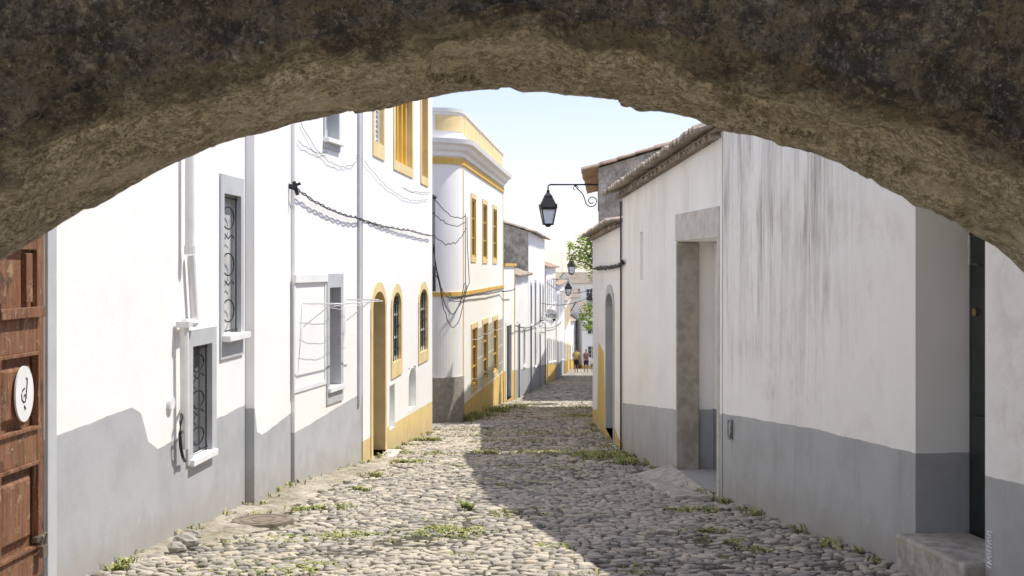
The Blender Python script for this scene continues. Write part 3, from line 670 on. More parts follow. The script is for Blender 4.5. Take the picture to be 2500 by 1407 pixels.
for (px,py,Y,rot) in ((1395,628,56,0),(1387,686,66,180),(1440,716,74,0)):
    M=Matrix.Translation((xp(px,Y),Y,zp(py,Y)))@Matrix.Rotation(math.radians(rot),4,'Z')
    l_=lamp.copy(); scene.collection.objects.link(l_); l_.matrix_basis=M; l_["label"]="distant black iron wall lantern on scrolled bracket"
    b_=p1.copy(); scene.collection.objects.link(b_); b_.parent=l_; b_.matrix_basis=Matrix.Identity(4)
    c_=p2.copy(); scene.collection.objects.link(c_); c_.parent=l_
    d_=p3.copy(); scene.collection.objects.link(d_); d_.parent=c_
# ================================================================ SATELLITE DISH
Yd_=52.0; ds=Vector((xp(1344,Yd_),Yd_,zp(776,Yd_))); Mx=Matrix.Translation(ds)@Matrix.Rotation(math.radians(12),4,'Z')@Matrix.Rotation(math.radians(-14),4,'X')
sd=add("satellite_dish",None,Mx,None,"white satellite dish with dark lettering on a house wall","satellite dish")
mb=MB(); nr,na_=5,24
def dp(i,j): r=.31*i/nr; a=2*math.pi*j/na_; return (r*math.cos(a),-.06*(i/nr)**2+.0,r*1.08*math.sin(a))
for i in range(nr):
    for j in range(na_): mb.face([dp(i,j),dp(i+1,j),dp(i+1,j+1),dp(i,j+1)])
add("reflector",mb.mesh("reflector",[m_white],True),Mx,sd)
mb=MB(); mb.tube([(0,0,-.3),(0.05,-.35,-.18)],.012,6); mb.box(.0,.1,-.42,-.34,-.2,-.12); mb.tube([(0,.02,0),(-.1,.15,-.05),(-.42,.2,-.1)],.02,6)
add("feed_arm",mb.mesh("feed_arm",[m_iron]),Mx,sd)
cu=bpy.data.curves.new("txt",'FONT'); cu.body="NOS"; cu.size=.21; cu.align_x='CENTER'; cu.align_y='CENTER'; cu.extrude=.004
to=bpy.data.objects.new("txt",cu); scene.collection.objects.link(to); bpy.context.view_layer.update()
me=bpy.data.meshes.new_from_object(to.evaluated_get(bpy.context.evaluated_depsgraph_get())); bpy.data.objects.remove(to); me.materials.clear(); me.materials.append(m_iron)
add("lettering",me,Mx@Matrix.Translation((0,-.075,.05))@Matrix.Rotation(math.pi/2,4,'X'),sd)
# ================================================================ STONE GATEWAY
prof_px=[(-160,1450),(-150,1250),(-130,1050),(-105,880),(-70,760),(-35,690),(0,646),(50,612),(100,590),(160,552),(210,521),(235,516),(350,450),(400,418),(470,386),(520,362),(580,345),(640,332),(720,306),(790,290),(860,271),(960,256),(1060,240),(1110,230),(1160,226),(1245,221),(1275,234),(1330,232),(1400,241),(1455,246),(1510,250),(1560,264),(1640,280),(1700,296),(1770,325),(1840,337),(1900,351),(1970,372),(2060,405),(2110,428),(2150,458),(2200,482),(2225,505),(2290,520),(2330,548),(2370,580),(2420,606),(2460,640),(2500,682),(2530,725),(2560,800),(2590,900),(2615,1050),(2630,1250),(2640,1450)]
YF=5.72; YN=4.28
pr=[Vector(((x-CX)*YF/F,EYE-(y-HY)*YF/F)) for x,y in prof_px]
pr[0].y=-.3; pr[-1].y=-.3
cum=[0]
for i in range(1,len(pr)): cum.append(cum[-1]+(pr[i]-pr[i-1]).length)
NP=700; pts=[]
for k in range(NP):
    s=cum[-1]*k/(NP-1); i=max(1,min(len(cum)-1,next((j for j,c in enumerate(cum) if c>=s),len(cum)-1)))
    t=(s-cum[i-1])/max(1e-6,cum[i]-cum[i-1]); pts.append(pr[i-1].lerp(pr[i],t))
nor=[]
for k in range(NP):
    a=pts[max(0,k-50)]; b=pts[min(NP-1,k+50)]; d=(b-a).normalized(); nor.append(Vector((-d.y,d.x)))
smp=[]
for k in range(NP):
    lo=max(0,k-16); hi=min(NP,k+17); smp.append(sum((pts[j] for j in range(lo,hi)),Vector((0,0)))/(hi-lo))
rows=[]
for o in (2.6,1.6,1.0,.6,.35,.18,.08,.03): rows.append((YF,o,1.0))
ns=90
for k in range(ns+1):
    t=k/ns; y=YF+(YN-YF)*t
    rows.append((y,.012*math.exp(-t*18)+ .06*max(0,(t-.90)/.10)**2,max(0,1-t*3.5)))
for k in range(1,80):
    o=.06+2.5*(k/79)**1.5; rows.append((YN-.0,o,0))
V=[];Fc=[]
for (y,o,w) in rows:
    for k in range(NP):
        b=smp[k].lerp(pts[k],w); p=b+nor[k]*o
        P=Vector((p.x,y,p.y))
        n1=noise.fractal(P*1.7,1.0,2.0,3)*.05; n2=noise.fractal(P*5.5+Vector((9,2,1)),.7,2.0,4)*.026; n3=noise.fractal(P*24,.6,2.0,2)*.008
        blk=noise.cell(Vector((math.floor(k/42+ .25*math.sin(y*3)+.3*noise.noise(P*2)),math.floor(y/.75),1)))*.035
        edge=1-.8*w
        d=(n1*edge+n2*(1-.7*w)+n3*(1-.5*w)+blk*edge)
        n3d=Vector((nor[k].x,0,nor[k].y))
        if o<.065: P=P+n3d*(d if w<.5 else d*.6)
        else:
            P=P+Vector((0,(d*1.3) if y<5 else -d*.6,0))+n3d*d*.3
        V.append((P.x,P.y-5,P.z))
nr_=len(rows)
for r in range(nr_-1):
    for k in range(NP-1):
        a=r*NP+k; Fc.append((a,a+1,a+NP+1,a+NP))
for k in range(NP-1): Fc.append((k,k+1,(nr_-1)*NP+k+1,(nr_-1)*NP+k))
me=bpy.data.meshes.new("arch"); me.from_pydata(V,[],Fc); me.polygons.foreach_set("use_smooth",[True]*len(Fc)); 
t=NT("rough_granite_masonry"); x,y,z=t.sep()
g0=t.noise(30,7,.85); g1=t.noise(62,6,.85); g2=t.noise(6,8,.7); g3=t.noise(1.8,6,.65)
c=t.mix(t.step(g0,.43,.56),(.24,.195,.12),(.68,.58,.41))
c=t.mix(t.step(g1,.52,.58,0,.85),c,(.07,.053,.033))
c=t.mix(t.step(g2,.46,.62,0,.5),c,(.32,.255,.155)); 
c=t.mix(t.step(g3,.50,.64,0,.55),c,(.72,.62,.45))
c=t.mix(t.step(t.noise(3.2,8,.7,dist=.3),.54,.64,0,.65),c,(.15,.112,.068))
li=t.noise(4,9,.78,dist=.3); lich_shade=t.step(li,.43,.55)
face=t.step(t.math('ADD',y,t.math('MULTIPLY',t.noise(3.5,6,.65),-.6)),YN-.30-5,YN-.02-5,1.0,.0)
c=t.mix(t.math('MULTIPLY',t.step(t.noise(13,8,.8),.57,.65),.65),c,(.045,.036,.023))
c=t.mix(t.step(t.noise(50,5,.85),.58,.64,0,.75),c,(.80,.72,.56))
fc=t.mix(lich_shade,(.115,.088,.046),(.020,.0155,.0085))  # near face painted dark to stand in for its shade, with lichen blotches
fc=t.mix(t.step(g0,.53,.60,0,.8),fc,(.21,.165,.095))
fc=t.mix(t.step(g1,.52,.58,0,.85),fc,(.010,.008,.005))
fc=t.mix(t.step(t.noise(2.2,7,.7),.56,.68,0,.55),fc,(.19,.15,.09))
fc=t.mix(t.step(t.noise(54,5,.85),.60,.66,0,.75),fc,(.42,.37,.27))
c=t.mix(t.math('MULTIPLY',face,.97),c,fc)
t.col(c); t.rough(.95); b=t.bump(g2,.6,.05); b=t.bump(g0,.8,.018,b); t.bump(g1,.9,.009,b)
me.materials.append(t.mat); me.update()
ga_=add("stone_archway",None,Matrix.Translation((0,5,0)),None,"rough dark granite archway spanning the cobbled street","archway")
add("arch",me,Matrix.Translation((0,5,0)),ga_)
# ================================================================ GROUND AND ROAD
mb=MB(); ys=[-60,-20,-5]+[i*1.0 for i in range(0,130,2)]+[130,150,180,210,260,400,800,1600,3500]; xs=[-1800,-600,-200,-60,-20,-8,-4,0,4,8,20,60,200,600,1800]
for y in ys:
    for x in xs: mb.v.append((x,y,gz(y)-.012))
w=len(xs)
for j in range(len(ys)-1):
    for i in range(w-1): a=j*w+i; mb.f.append((a,a+1,a+1+w,a+w)); mb.m.append(0)
t=NT("dry_earth"); t.col(t.mix(t.step(t.noise(.05,8,.6),.4,.6),(.42,.36,.25),(.22,.22,.12))); t.rough(1); m_earth=t.mat
add("ground",mb.mesh("ground",[m_earth],True),None,None,"dry sloping earth under the village","ground","structure")
LX=[(5,-2.78),(5.76,-2.74),(11.9,-2.38),(13.76,-2.32),(16.3,-1.88),(23.35,-1.42),(23.4,-3.2),(26.0,-3.2),(26.1,-1.6),(26.6,-1.0),(36.5,-.25),(45.2,.56),(59,1.47),(72,2.4),(90,3.6),(112,5),(135,6.5)]
RX=[(5,3.04),(5.76,2.93),(12.23,1.97),(18.3,1.55),(26,1.6),(26.05,1.72),(34,2.3),(38.5,2.75),(60,3.9),(84,6.0),(118,9.5),(135,10)]
lx=lambda Y:np.interp(Y,[p[0] for p in LX],[p[1] for p in LX]); rx=lambda Y:np.interp(Y,[p[0] for p in RX],[p[1] for p in RX])
mb=MB(); Ys=list(np.arange(-6,5,1.0))+list(np.arange(5,45,.4))+list(np.arange(45,134,1.5)); nx=12
for Y in Ys:
    a=float(lx(Y))-.5; b=float(rx(Y))+.5
    for i in range(nx+1):
        X=a+(b-a)*i/nx; mb.v.append((X,Y,gz(Y)+.004+ .012*noise.noise(Vector((X*.8,Y*.8,0)))*(1 if Y>4 else 0)))
for j in range(len(Ys)-1):
    for i in range(nx): a=j*(nx+1)+i; mb.f.append((a,a+1,a+nx+2,a+nx+1)); mb.m.append(0)
t=NT("cobbled_road"); x,y,z=t.sep()
vo=t.t.nodes.new("ShaderNodeTexVoronoi"); vo.feature='DISTANCE_TO_EDGE'; mp=t.t.nodes.new("ShaderNodeMapping"); mp.inputs["Scale"].default_value=(3.5,3,1); t.t.links.new(t.obj,mp.inputs[0]); t.t.links.new(mp.outputs[0],vo.inputs["Vector"]); vo.inputs["Scale"].default_value=1
vc=t.t.nodes.new("ShaderNodeTexVoronoi"); t.t.links.new(mp.outputs[0],vc.inputs["Vector"]); vc.inputs["Scale"].default_value=1
vs=t.sep(vc.outputs["Color"])
st=t.mix(vs[0],(.26,.24,.20),(.60,.54,.45)); gap=t.step(vo.outputs["Distance"],.03,.14)
c=t.mix(gap,(.09,.08,.06),st)
bed=t.mix(t.step(t.noise(6,6,.7),.48,.72),(.060,.048,.033),(.30,.255,.18))
bed=t.mix(t.step(t.noise(1.6,6,.7),.52,.62,0,.55),bed,(.15,.165,.055))
c=t.mix(t.step(y,63.0,63.6),bed,c)
gr_=t.step(t.noise(.9,6,.7),.55,.66); c=t.mix(t.math('MULTIPLY',gr_,.5),c,(.16,.175,.06))
worn_or_bounce=t.mix(t.step(t.noise(5,6,.7),.4,.65),(.62,.56,.46),(.48,.425,.335)); c=t.mix(t.step(y,4.6,5.2,1.0,.0),c,worn_or_bounce)  # pale colour added on the out-of-frame road to bounce sunlight onto the arch
t.col(c); t.rough(.95); b=t.bump(gap,.8,.03); t.bump(t.noise(40,5,.7),.5,.012,b)
add("road",mb.mesh("road",[t.mat],True),None,None,"cobbled street sloping down between houses","road","structure")
# individual stones, one paving mesh
def pavew(Y): return .52+.24*noise.noise(Vector((Y*1.2,3,0)))+.16*noise.noise(Vector((Y*5,1,0)))
def inpave(X,Y):
    return 8.9<Y<18.2 and X<float(lx(Y))+pavew(Y)*min(1,(Y-8.6)*.9)*min(1,(18.6-Y)*.5)
Y=5.3
SX=[];SY=[];SW=[];SD=[];ANG=[]
while Y<63.5:
    gw=1+.024*max(0,Y-9); d=random.uniform(.036,.066)*gw*(1+.012*max(0,Y-30)); X=float(lx(Y))-.12+random.uniform(0,.1); R_=float(rx(Y))+.12
    while X<R_:
        w=random.choice((random.uniform(.045,.085),random.uniform(.07,.16)))*(1+.017*max(0,Y-9))
        xx=X+w/2; yy=Y+random.uniform(-.018,.018)*gw+.10*noise.noise(Vector((xx*.9,Y*.6,4)))
        gp=noise.noise(Vector((xx*1.1,yy*1.1,7)))
        if not inpave(xx,yy) and random.random()>(.04+ (.40 if gp>.34 else 0)):
            SX.append(xx);SY.append(yy);SW.append(w*random.uniform(.88,1.04));SD.append(d*random.uniform(.85,1.25));ANG.append(random.gauss(0,.22)+.4*noise.noise(Vector((xx*.5,yy*.5,2))))
        X+=w
    Y+=d
n=len(SX); SX=np.array(SX);SY=np.array(SY);SW=np.array(SW);SD=np.array(SD);ANG=np.array(ANG)
K=8; ang=np.linspace(0,2*np.pi,K,endpoint=False)[None,:]+np.random.uniform(-.30,.30,(n,K))+np.random.uniform(0,6,(n,1))
pw=lambda c:np.sign(c)*np.abs(c)**.66
rr=np.random.uniform(.76,1.10,(n,K))
cx=pw(np.cos(ang))*rr*SW[:,None]/2; cy=pw(np.sin(ang))*rr*SD[:,None]/2
ca=np.cos(ANG)[:,None]; sa=np.sin(ANG)[:,None]
base=np.vectorize(gz)(SY); hh=np.random.uniform(.006,.024,n)+.014*np.array([noise.noise(Vector((a*1.5,b*1.5,0))) for a,b in zip(SX,SY)])
tiltx=np.random.normal(0,.07,n); tilty=np.random.normal(0,.11,n)
def ring_(s,zoff,tilt=1.0):
    ax=cx*s; ay=cy*s; X=SX[:,None]+ax*ca-ay*sa; Yy=SY[:,None]+ax*sa+ay*ca
    Z=base[:,None]+zoff[:,None]+tilt*(ax*tiltx[:,None]+ay*tilty[:,None])
    return np.stack([X,Yy,Z],-1)
r0=ring_(1.0,-np.full(n,.02),0.0); r1=ring_(.975,hh-.006); r2=ring_(.82,hh+.001); c_=np.stack([SX,SY,base+hh+.002],-1)[:,None,:]
vv=np.concatenate([r0,r1,r2,c_],1).reshape(-1,3); per=3*K+1
ft=[]
for k in range(K):
    k2=(k+1)%K; ft.append((k,k2,K+k2,K+k)); ft.append((K+k,K+k2,2*K+k2,2*K+k))
tri=[(2*K+k,2*K+(k+1)%K,3*K) for k in range(K)]
off=(np.arange(n)*per)[:,None,None]
q=(np.array(ft)[None]+off).reshape(-1,4); tr=(np.array(tri)[None]+off).reshape(-1,3)
me=bpy.data.meshes.new("cobblestones"); me.vertices.add(len(vv)); me.vertices.foreach_set("co",vv.ravel())
me.loops.add(q.size+tr.size); me.loops.foreach_set("vertex_index",np.concatenate([q.ravel(),tr.ravel()]))
me.polygons.add(len(q)+len(tr)); ls=np.concatenate([np.arange(len(q))*4,q.size+np.arange(len(tr))*3]); me.polygons.foreach_set("loop_start",ls)
me.polygons.foreach_set("use_smooth",[True]*(len(q)+len(tr))); me.update(calc_edges=True); me.validate()
t=NT("cobble_stone"); ge=t.t.nodes.new("ShaderNodeNewGeometry"); rnd=ge.outputs["Random Per Island"]
cr=t.t.nodes.new("ShaderNodeValToRGB"); t.t.links.new(rnd,cr.inputs[0]); e=cr.color_ramp.elements
e[0].position=0; e[0].color=(.10,.093,.083,1); e[1].position=1; e[1].color=(.62,.555,.445,1)
for p_,c_ in ((.12,(.22,.205,.18,1)),(.3,(.35,.32,.27,1)),(.45,(.49,.435,.35,1)),(.6,(.30,.285,.26,1)),(.72,(.43,.395,.34,1)),(.86,(.54,.465,.35,1))):
    k=e.new(p_); k.color=c_
c=t.mix(t.step(t.noise(24,6,.7),.42,.7,0,.45),cr.outputs[0],(.22,.195,.155)); c=t.mix(t.step(t.noise(.8,5,.6),.42,.66,0,.38),c,(.62,.555,.445))
t.col(c); t.rough(.92); b=t.bump(t.noise(16,6,.65),.7,.02); t.bump(t.noise(80,4,.65),.6,.006,b)
me.materials.append(t.mat)
add("cobblestones",me,None,None,"uneven grey and tan cobblestones paving the street","cobblestones","structure")
# cement margin
mb=MB(); Ys=np.arange(8.7,18.4,.04); nn=22
for Y in Ys:
    a=float(lx(Y))-.25; w=pavew(Y)*max(0.02,min(1,(Y-8.6)*.9))*max(.02,min(1,(18.6-Y)*.5)); b=float(lx(Y))+w+.03
    for i in range(nn+1):
        X=a+(b-a)*i/nn; e_=(i/nn)**6
        mb.v.append((X,Y,gz(Y)+.026+.015*noise.noise(Vector((X*2,Y*2,5)))+.016*noise.fractal(Vector((X*9,Y*9,1)),.8,2.0,3)-.05*e_))
for j in range(len(Ys)-1):
    for i in range(nn): a=j*(nn+1)+i; mb.f.append((a,a+1,a+nn+2,a+nn+1)); mb.m.append(0)
t=NT("rough_cement"); c=t.mix(t.step(t.noise(3,7,.7),.38,.62),(.60,.54,.44),(.38,.33,.25)); c=t.mix(t.step(t.noise(14,6,.75),.50,.62,0,.8),c,(.24,.205,.15))
c=t.mix(t.step(t.noise(1.4,6,.7),.55,.66,0,.5),c,(.20,.20,.09))
t.col(c); t.rough(.95); t.bump(t.noise(14,7,.75),1.0,.04)
add("pavement",mb.mesh("pavement",[t.mat],True),None,None,"rough cement margin along the house walls","pavement","structure")
# manhole cover
X,Y=G(642,1281); mb=MB(); z=gz(Y)+.046
for (r0,r1,zz) in ((0,.09,.004),(.105,.18,.004),(.195,.24,.004)):
    for k in range(24):
        a=2*math.pi*k/24;b=2*math.pi*(k+1)/24
        mb.face([(X+r0*math.cos(a),Y+r0*math.sin(a),z+zz),(X+r1*math.cos(a),Y+r1*math.sin(a),z+zz),(X+r1*math.cos(b),Y+r1*math.sin(b),z+zz),(X+r0*math.cos(b),Y+r0*math.sin(b),z+zz)])
a=[(X+.25*math.cos(2*math.pi*k/24),Y+.25*math.sin(2*math.pi*k/24),z) for k in range(24)]; mb.face(a)
for k in range(24): mb.face([a[k],a[(k+1)%24],(a[(k+1)%24][0],a[(k+1)%24][1],z-.05),(a[k][0],a[k][1],z-.05)])
add("manhole_cover",mb.mesh("manhole_cover",[simple("rusty_iron",(.27,.22,.16),.9,.4,16,.5)]),None,None,"rusty round iron manhole cover in the cement margin","manhole cover")
# loose rocks
for (px,py,s) in ((452,1338,.075),(470,1320,.05),(432,1352,.05)):
    X,Y=G(px,py); X=max(X,float(lx(Y))+.12); bm=MB(); 
    n1,n2=10,7
    for j in range(n2+1):
        for i in range(n1):
            th=math.pi*j/n2; ph=2*math.pi*i/n1; d=Vector((math.sin(th)*math.cos(ph),math.sin(th)*math.sin(ph),math.cos(th))); r=s*(1+.35*noise.noise(d*1.6+Vector((px,0,0)))) ; bm.v.append((X+d.x*r*1.3,Y+d.y*r,gz(Y)+.03+d.z*r*.8+s*.3))
    for j in range(n2):
        for i in range(n1): bm.f.append((j*n1+i,j*n1+(i+1)%n1,(j+1)*n1+(i+1)%n1,(j+1)*n1+i)); bm.m.append(0)
    add("loose_rock",bm.mesh("loose_rock",[m_granite]),None,None,"loose grey rock lying against the wall base","rock",group="loose rocks by the wall")
# ================================================================ WEEDS
mb=MB()
def tuft(X,Y,n,h,sp):
    for _ in range(n):
        r=sp*math.sqrt(random.random())*random.choice((1,1,.6,1.4)); a=random.uniform(0,6.283); x=X+r*math.cos(a)*1.3; y=Y+r*math.sin(a)
        if noise.noise(Vector((x*9,y*9,3)))<-.08: continue
        z=gz(y)+.008
        hh=h*random.uniform(.25,1.1); an=random.uniform(0,6.283); le=random.uniform(.5,1.5)*min(hh,.10); w=.004+.006*random.random()
        dx,dy=math.cos(an),math.sin(an); px_,py_=-dy*w,dx*w
        m=(x+dx*le*.5,y+dy*le*.5,z+hh*.75); tip=(x+dx*le*1.3,y+dy*le*1.3,z+hh*.8)
        rr_=random.random(); mi=0 if rr_<.5 else (1 if rr_<.88 else 2)
        mb.face([(x-px_,y-py_,z),(x+px_,y+py_,z),(m[0]+px_,m[1]+py_,m[2]),(m[0]-px_,m[1]-py_,m[2])],mi)
        mb.face([(m[0]-px_,m[1]-py_,m[2]),(m[0]+px_,m[1]+py_,m[2]),tip],mi)
for (px,py,n,h,sp) in ((650,1392,900,.028,.30),(740,1385,450,.026,.20),(580,1395,300,.024,.16),(1075,1302,900,.028,.28),(1120,1295,330,.028,.16),(740,1320,620,.026,.22),(860,1308,500,.026,.2),(1138,1246,70,.09,.04),
    (800,1245,160,.06,.14),(725,1250,120,.055,.1),(640,1262,60,.06,.08),(915,1165,140,.07,.12),(1000,1130,400,.05,.22),(1050,1078,240,.08,.14),(975,1110,200,.06,.16),(1500,1120,1100,.085,.34),(1470,1110,600,.07,.32),(1535,1135,420,.09,.18),(1400,1110,600,.045,.45),(1330,1105,600,.04,.4),(1190,1110,320,.07,.18),(1250,1080,450,.045,.6),(1300,1060,600,.05,.8),
    (1430,1020,320,.12,.5),(1440,1000,260,.14,.5),(1150,1026,300,.22,.25),(1175,1018,260,.18,.3),(1205,1008,260,.19,.3),(1245,1000,240,.14,.3),(1270,995,180,.13,.3),(1135,1030,150,.20,.15),(1700,1250,300,.04,.14),(1650,1248,120,.03,.08),(1780,1325,300,.03,.12),(1735,1300,180,.03,.08),(2005,1340,50,.06,.05),(1610,1150,50,.07,.04),(285,1396,40,.07,.06),(310,1380,25,.07,.04),(1840,1345,150,.025,.1),(1230,1190,120,.03,.08),(1060,1110,200,.03,.2),(1350,1340,150,.028,.15),(880,1200,110,.06,.08),(1150,1050,360,.045,.6)):
    X,Y=G(px,py); X=max(float(lx(Y))+.06,min(float(rx(Y))-.06,X)); tuft(X,Y,n,h,sp)
for _ in range(1100):
    Y=random.uniform(8,34); X=random.uniform(float(lx(Y))+.1,float(rx(Y))-.05)
    if noise.noise(Vector((X*1.1,Y*1.1,7)))>.15: tuft(X,Y,random.randint(10,34),.024,.09)
for _ in range(190):
    Y=random.uniform(8.5,34); X=float(rx(Y))-random.uniform(.02,.12) if random.random()<.5 else float(lx(Y))+random.uniform(.02,.10); tuft(X,Y,random.randint(6,22),.075,.06)
add("weeds",mb.mesh("weeds",[simple("fresh_weed",(.30,.36,.08),.7,.4,9),simple("dry_weed",(.52,.47,.20),.8,.3,9),simple("dark_weed",(.13,.17,.045),.7,.3,9)]),None,None,"weeds and grass growing between cobbles and along walls","weeds","stuff")
# ================================================================ TREE
tx,ty=2.42,35.9; tg=gz(ty)
tree=add("tree",None,Matrix.Translation((tx,ty,tg)),None,"green leafy tree rising between tiled houses","tree")
mb=MB(); top=Vector((2.35,ty,2.0)); mb.tube([(tx,ty,tg-.2),(tx-.03,ty,tg+1.2),(2.38,ty,1.0),top],.11,8,0,.05)
cl=[]
for (cx_,cz_,r_) in ((2.3,2.35,.40),(1.98,2.15,.32),(1.75,2.2,.23),(2.08,2.5,.24),(1.93,1.92,.24),(2.12,1.8,.22),(2.5,2.1,.45),(2.22,2.66,.18),(1.62,2.0,.14),(1.58,2.36,.11),(1.88,2.55,.14),(2.02,.52,.22),(2.14,.72,.20),(1.95,.35,.15),(2.2,.2,.20),(2.05,.12,.14),(2.25,1.5,.22),(2.6,2.6,.35),(2.7,1.5,.45)):
    cl.append((cx_,ty+random.uniform(-.4,.4),cz_,r_)); mb.tube([(2.38,ty,min(cz_-.1,1.6)),((2.38+cx_)/2,ty,cz_-.1),(cx_,cl[-1][1],cz_)],.03,5,0,.008)
add("trunk",mb.mesh("trunk",[simple("bark",(.16,.12,.09),.9,.3,12,.5)]),None,tree)
mb=MB()
for (a,b,c,r) in cl:
    for _ in range(int(300*(r/.35)**2)+26):
        d=Vector((random.gauss(0,1),random.gauss(0,1),random.gauss(0,1))).normalized()*r*random.random()**.4*random.uniform(.8,1.25)
        p=Vector((a,b,c))+d; s=random.uniform(.03,.06); u=Vector((random.gauss(0,1),random.gauss(0,1),random.gauss(0,.4))).normalized(); v=u.cross(Vector((random.gauss(0,.5),random.gauss(0,.5),1))).normalized()
        mb.face([p-u*s,p+v*s*.5,p+u*s,p-v*s*.5],0 if random.random()<.3 else 1)
def leafmat(name,c):
    t=NT(name); t.col(t.mix(t.step(t.noise(3),.4,.6),c,tuple(k*.7 for k in c))); t.rough(.5)
    tr=t.t.nodes.new("ShaderNodeBsdfTranslucent"); tr.inputs[0].default_value=(c[0]*2.4,c[1]*2.1,c[2]*1.4,1); ms=t.t.nodes.new("ShaderNodeMixShader"); ms.inputs[0].default_value=.5
    out=t.t.nodes["Material Output"]; t.t.links.new(t.b.outputs[0],ms.inputs[1]); t.t.links.new(tr.outputs[0],ms.inputs[2]); t.t.links.new(ms.outputs[0],out.inputs[0]); return t.mat
add("crown",mb.mesh("crown",[leafmat("leaf_dark",(.11,.19,.04)),leafmat("leaf_light",(.25,.38,.09))]),None,tree)
# ================================================================ PEOPLE
def skin(name,verts,edges,rad,mat,M,parent,sub=2):
    me=bpy.data.meshes.new(name); me.from_pydata(verts,edges,[]); me.materials.append(mat)
    o=add(name,me,M,parent); mo=o.modifiers.new("skin",'SKIN'); mo.use_smooth_shade=True
    sv=me.skin_vertices[0].data
    for i,r in enumerate(rad): sv[i].radius=r if isinstance(r,tuple) else (r,r)
    sv[0].use_root=True
    s=o.modifiers.new("sub",'SUBSURF'); s.levels=sub; s.render_levels=sub
    return o
m_skin=simple("skin",(.34,.21,.14),.6,.1)
def person(X,Y,H,label,shirt,bottom,hair,stride,woman=False,bag=False,rot=0):
    s=H/1.75; M=Matrix.Translation((X,Y,gz(Y)+.012))@Matrix.Rotation(rot,4,'Z')@Matrix.Scale(s,4)
    e=add("person",None,M,None,label,"person")
    sh=.165 if woman else .19
    v=[(0,0,.95),(0,0,1.12),(0,.0,1.32),(0,0,1.44),(0,.01,1.52),(0,.02,1.60),(0,.02,1.68),(0,.015,1.73),(0,.12,1.615)]
    r=[(.135,.10),(.115,.085),(.14,.095),(.09,.07),(.052,.052),(.07,.08),(.075,.09),(.045,.055),.012]
    ed=[(0,1),(1,2),(2,3),(3,4),(4,5),(5,6),(6,7),(5,8)]
    def addv(p,rr,par): v.append(p); r.append(rr); ed.append((par,len(v)-1)); return len(v)-1
    for sx in (-1,1):
        st=stride*sx
        a=addv((sh*sx,0,1.42),.055,3); b=addv(((sh+.05)*sx,-.02-st*.15,1.15),.04,a); c=addv(((sh+.04)*sx,.06-st*.5,.92),.028,b); d=addv(((sh+.04)*sx,.085-st*.55,.85),(.035,.018),c)
        for k,(dx,l) in enumerate(((-.028,.075),(-.010,.09),(.010,.085),(.026,.068))):
            f=addv(((sh+.04)*sx,.10-st*.6+dx,.85-l*.55),.009,d); addv(((sh+.03)*sx,.11-st*.6+dx,.85-l),.007,f)
        f=addv(((sh+.03)*sx,.125-st*.5,.875-.03),.010,c); addv(((sh+.02)*sx,.14-st*.5,.82),.008,f)
        h=addv((.09*sx,0,.90),.085,0); k=addv((.10*sx,st*.45+.03,.50),.056,h); an=addv((.10*sx,st*.9-.04,.09),.036,k); he=addv((.10*sx,st*.9+.02,.035),(.04,.035),an); addv((.105*sx,st*.9+.13,.03),(.04,.025),he)
    skin("body",v,ed,r,m_skin,M,e)
    sv=[(0,0,.98),(0,0,1.12),(0,0,1.32),(0,0,1.45)]; sr=[(.18,.15),(.17,.14),(.19,.145),(.10,.09)]; se=[(0,1),(1,2),(2,3)]
    for sx in (-1,1):
        a=len(sv); sv+= [((sh-.01)*sx,0,1.415),((sh+.035)*sx,-.01-stride*sx*.1,1.24)]; sr+=[.085,.072]; se+=[(2,a),(a,a+1)]
    skin("shirt",sv,se,sr,shirt,M,e)
    bv=[(0,0,1.0),(0,0,.9)]; brd=[(.165,.13),(.17,.14)]; be=[(0,1)]
    for sx in (-1,1):
        st=stride*sx; a=len(bv); bv+=[(.09*sx,st*.08,.84),(.10*sx,st*.38+.02,.54)]; brd+=[.12,.10]; be+=[(1,a),(a,a+1)]
    skin("shorts",bv,be,brd,bottom,M,e)
    hv=[(0,.0,1.62),(0,-.0,1.70),(0,.01,1.755)]; hr=[(.082,.075),(.088,.095),(.05,.06)]; he_=[(0,1),(1,2)]
    if woman: hv+=[(0,-.08,1.72),(0,-.11,1.76)]; hr+=[.03,.045]; he_+=[(1,3),(3,4)]
    hv=[(a,b-.022,c) for a,b,c in hv]; skin("hair",hv,he_,hr,hair,M,e)
    if bag:
        mb=MB(); mb.hexa([(.20,-.10,.80),(.30,-.10,.80),(.30,.16,.80),(.20,.16,.80),(.20,-.13,1.05),(.28,-.13,1.05),(.28,.18,1.05),(.20,.18,1.05)]); mb.tube([(.24,-.08,1.05),(.17,-.02,1.3),(.14,.0,1.46),(.17,.05,1.3),(.24,.12,1.05)],.012,6)
        add("shoulder_bag",mb.mesh("shoulder_bag",[m_white]),M,None,"white shoulder bag carried at a walker's hip","bag")
    return e
m_dk=simple("dark_cloth",(.025,.025,.03),.9)
YP=97
person(xp(1407,YP),YP,1.78,"man walking away in mustard t-shirt and dark shorts",simple("mustard_cloth",(.52,.40,.12),.9),m_dk,simple("dark_hair",(.04,.03,.02),.8),.22)
person(xp(1430,YP),YP-.5,1.70,"woman walking in dark pink top with white shoulder bag",simple("pink_cloth",(.22,.12,.11),.9),m_dk,simple("auburn_hair",(.16,.06,.03),.7),-.22,True,True)
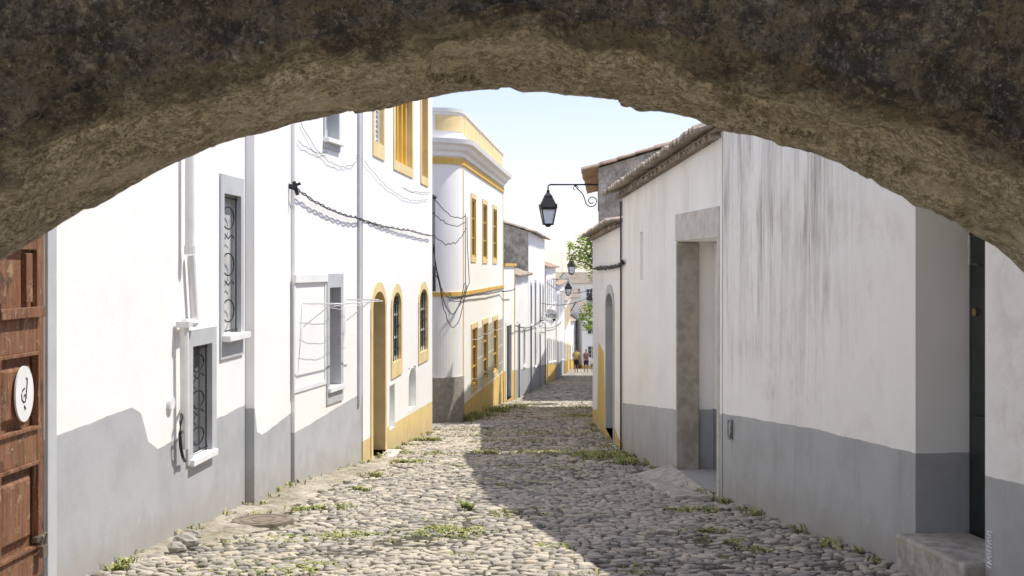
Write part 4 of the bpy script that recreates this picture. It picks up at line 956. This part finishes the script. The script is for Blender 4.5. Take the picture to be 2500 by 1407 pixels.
person(xp(1449,YP),YP+1.0,1.15,"child walking in white t-shirt",m_white,simple("denim",(.12,.16,.24),.9),simple("brown_hair",(.12,.07,.04),.7),.2)
# ================================================================ LIGHT, SKY, CAMERA
w=bpy.data.worlds.new("World"); scene.world=w; w.use_nodes=True; nt=w.node_tree
sky=nt.nodes.new("ShaderNodeTexSky"); sky.sky_type='NISHITA'; sky.sun_disc=False; sky.sun_elevation=math.radians(SUN_EL); sky.sun_rotation=math.radians(SUN_AZ)
sky.dust_density=.3; sky.ozone_density=1.9; sky.air_density=1.0
tn=nt.nodes.new("ShaderNodeMix"); tn.data_type='RGBA'; tn.blend_type='MULTIPLY'; tn.inputs[0].default_value=1.0; tn.inputs[7].default_value=(.98,.875,.97,1)
hz=nt.nodes.new("ShaderNodeMix"); hz.data_type='RGBA'; hz.blend_type='ADD'; hz.inputs[0].default_value=1.0; hz.inputs[7].default_value=(1.95,1.92,2.02,1)
nt.links.new(sky.outputs[0],tn.inputs[6]); nt.links.new(tn.outputs[2],hz.inputs[6]); nt.links.new(hz.outputs[2],nt.nodes["Background"].inputs[0]); nt.nodes["Background"].inputs[1].default_value=.15
sl=bpy.data.lights.new("sun",'SUN'); sl.energy=5.0; sl.angle=math.radians(.53); sl.color=(1,.95,.865)
so=bpy.data.objects.new("sun",sl); scene.collection.objects.link(so)
el=math.radians(SUN_EL); az=math.radians(SUN_AZ); dirv=Vector((math.sin(az)*math.cos(el),math.cos(az)*math.cos(el),math.sin(el)))
so.rotation_mode='QUATERNION'; so.rotation_quaternion=dirv.to_track_quat('Z','Y')
cam=bpy.data.cameras.new("camera"); co=bpy.data.objects.new("camera",cam); scene.collection.objects.link(co)
co.location=(0,0,EYE); co.rotation_euler=(math.pi/2,0,0); cam.sensor_width=36; cam.lens=F/2500*36; cam.shift_y=-(703.5-HY)/2500; cam.clip_end=6000; cam.clip_start=.05
cam.dof.use_dof=True; cam.dof.focus_distance=18; cam.dof.aperture_fstop=11
scene.camera=co
scene.view_settings.view_transform='Standard'; scene.view_settings.look='None'; scene.view_settings.exposure=0
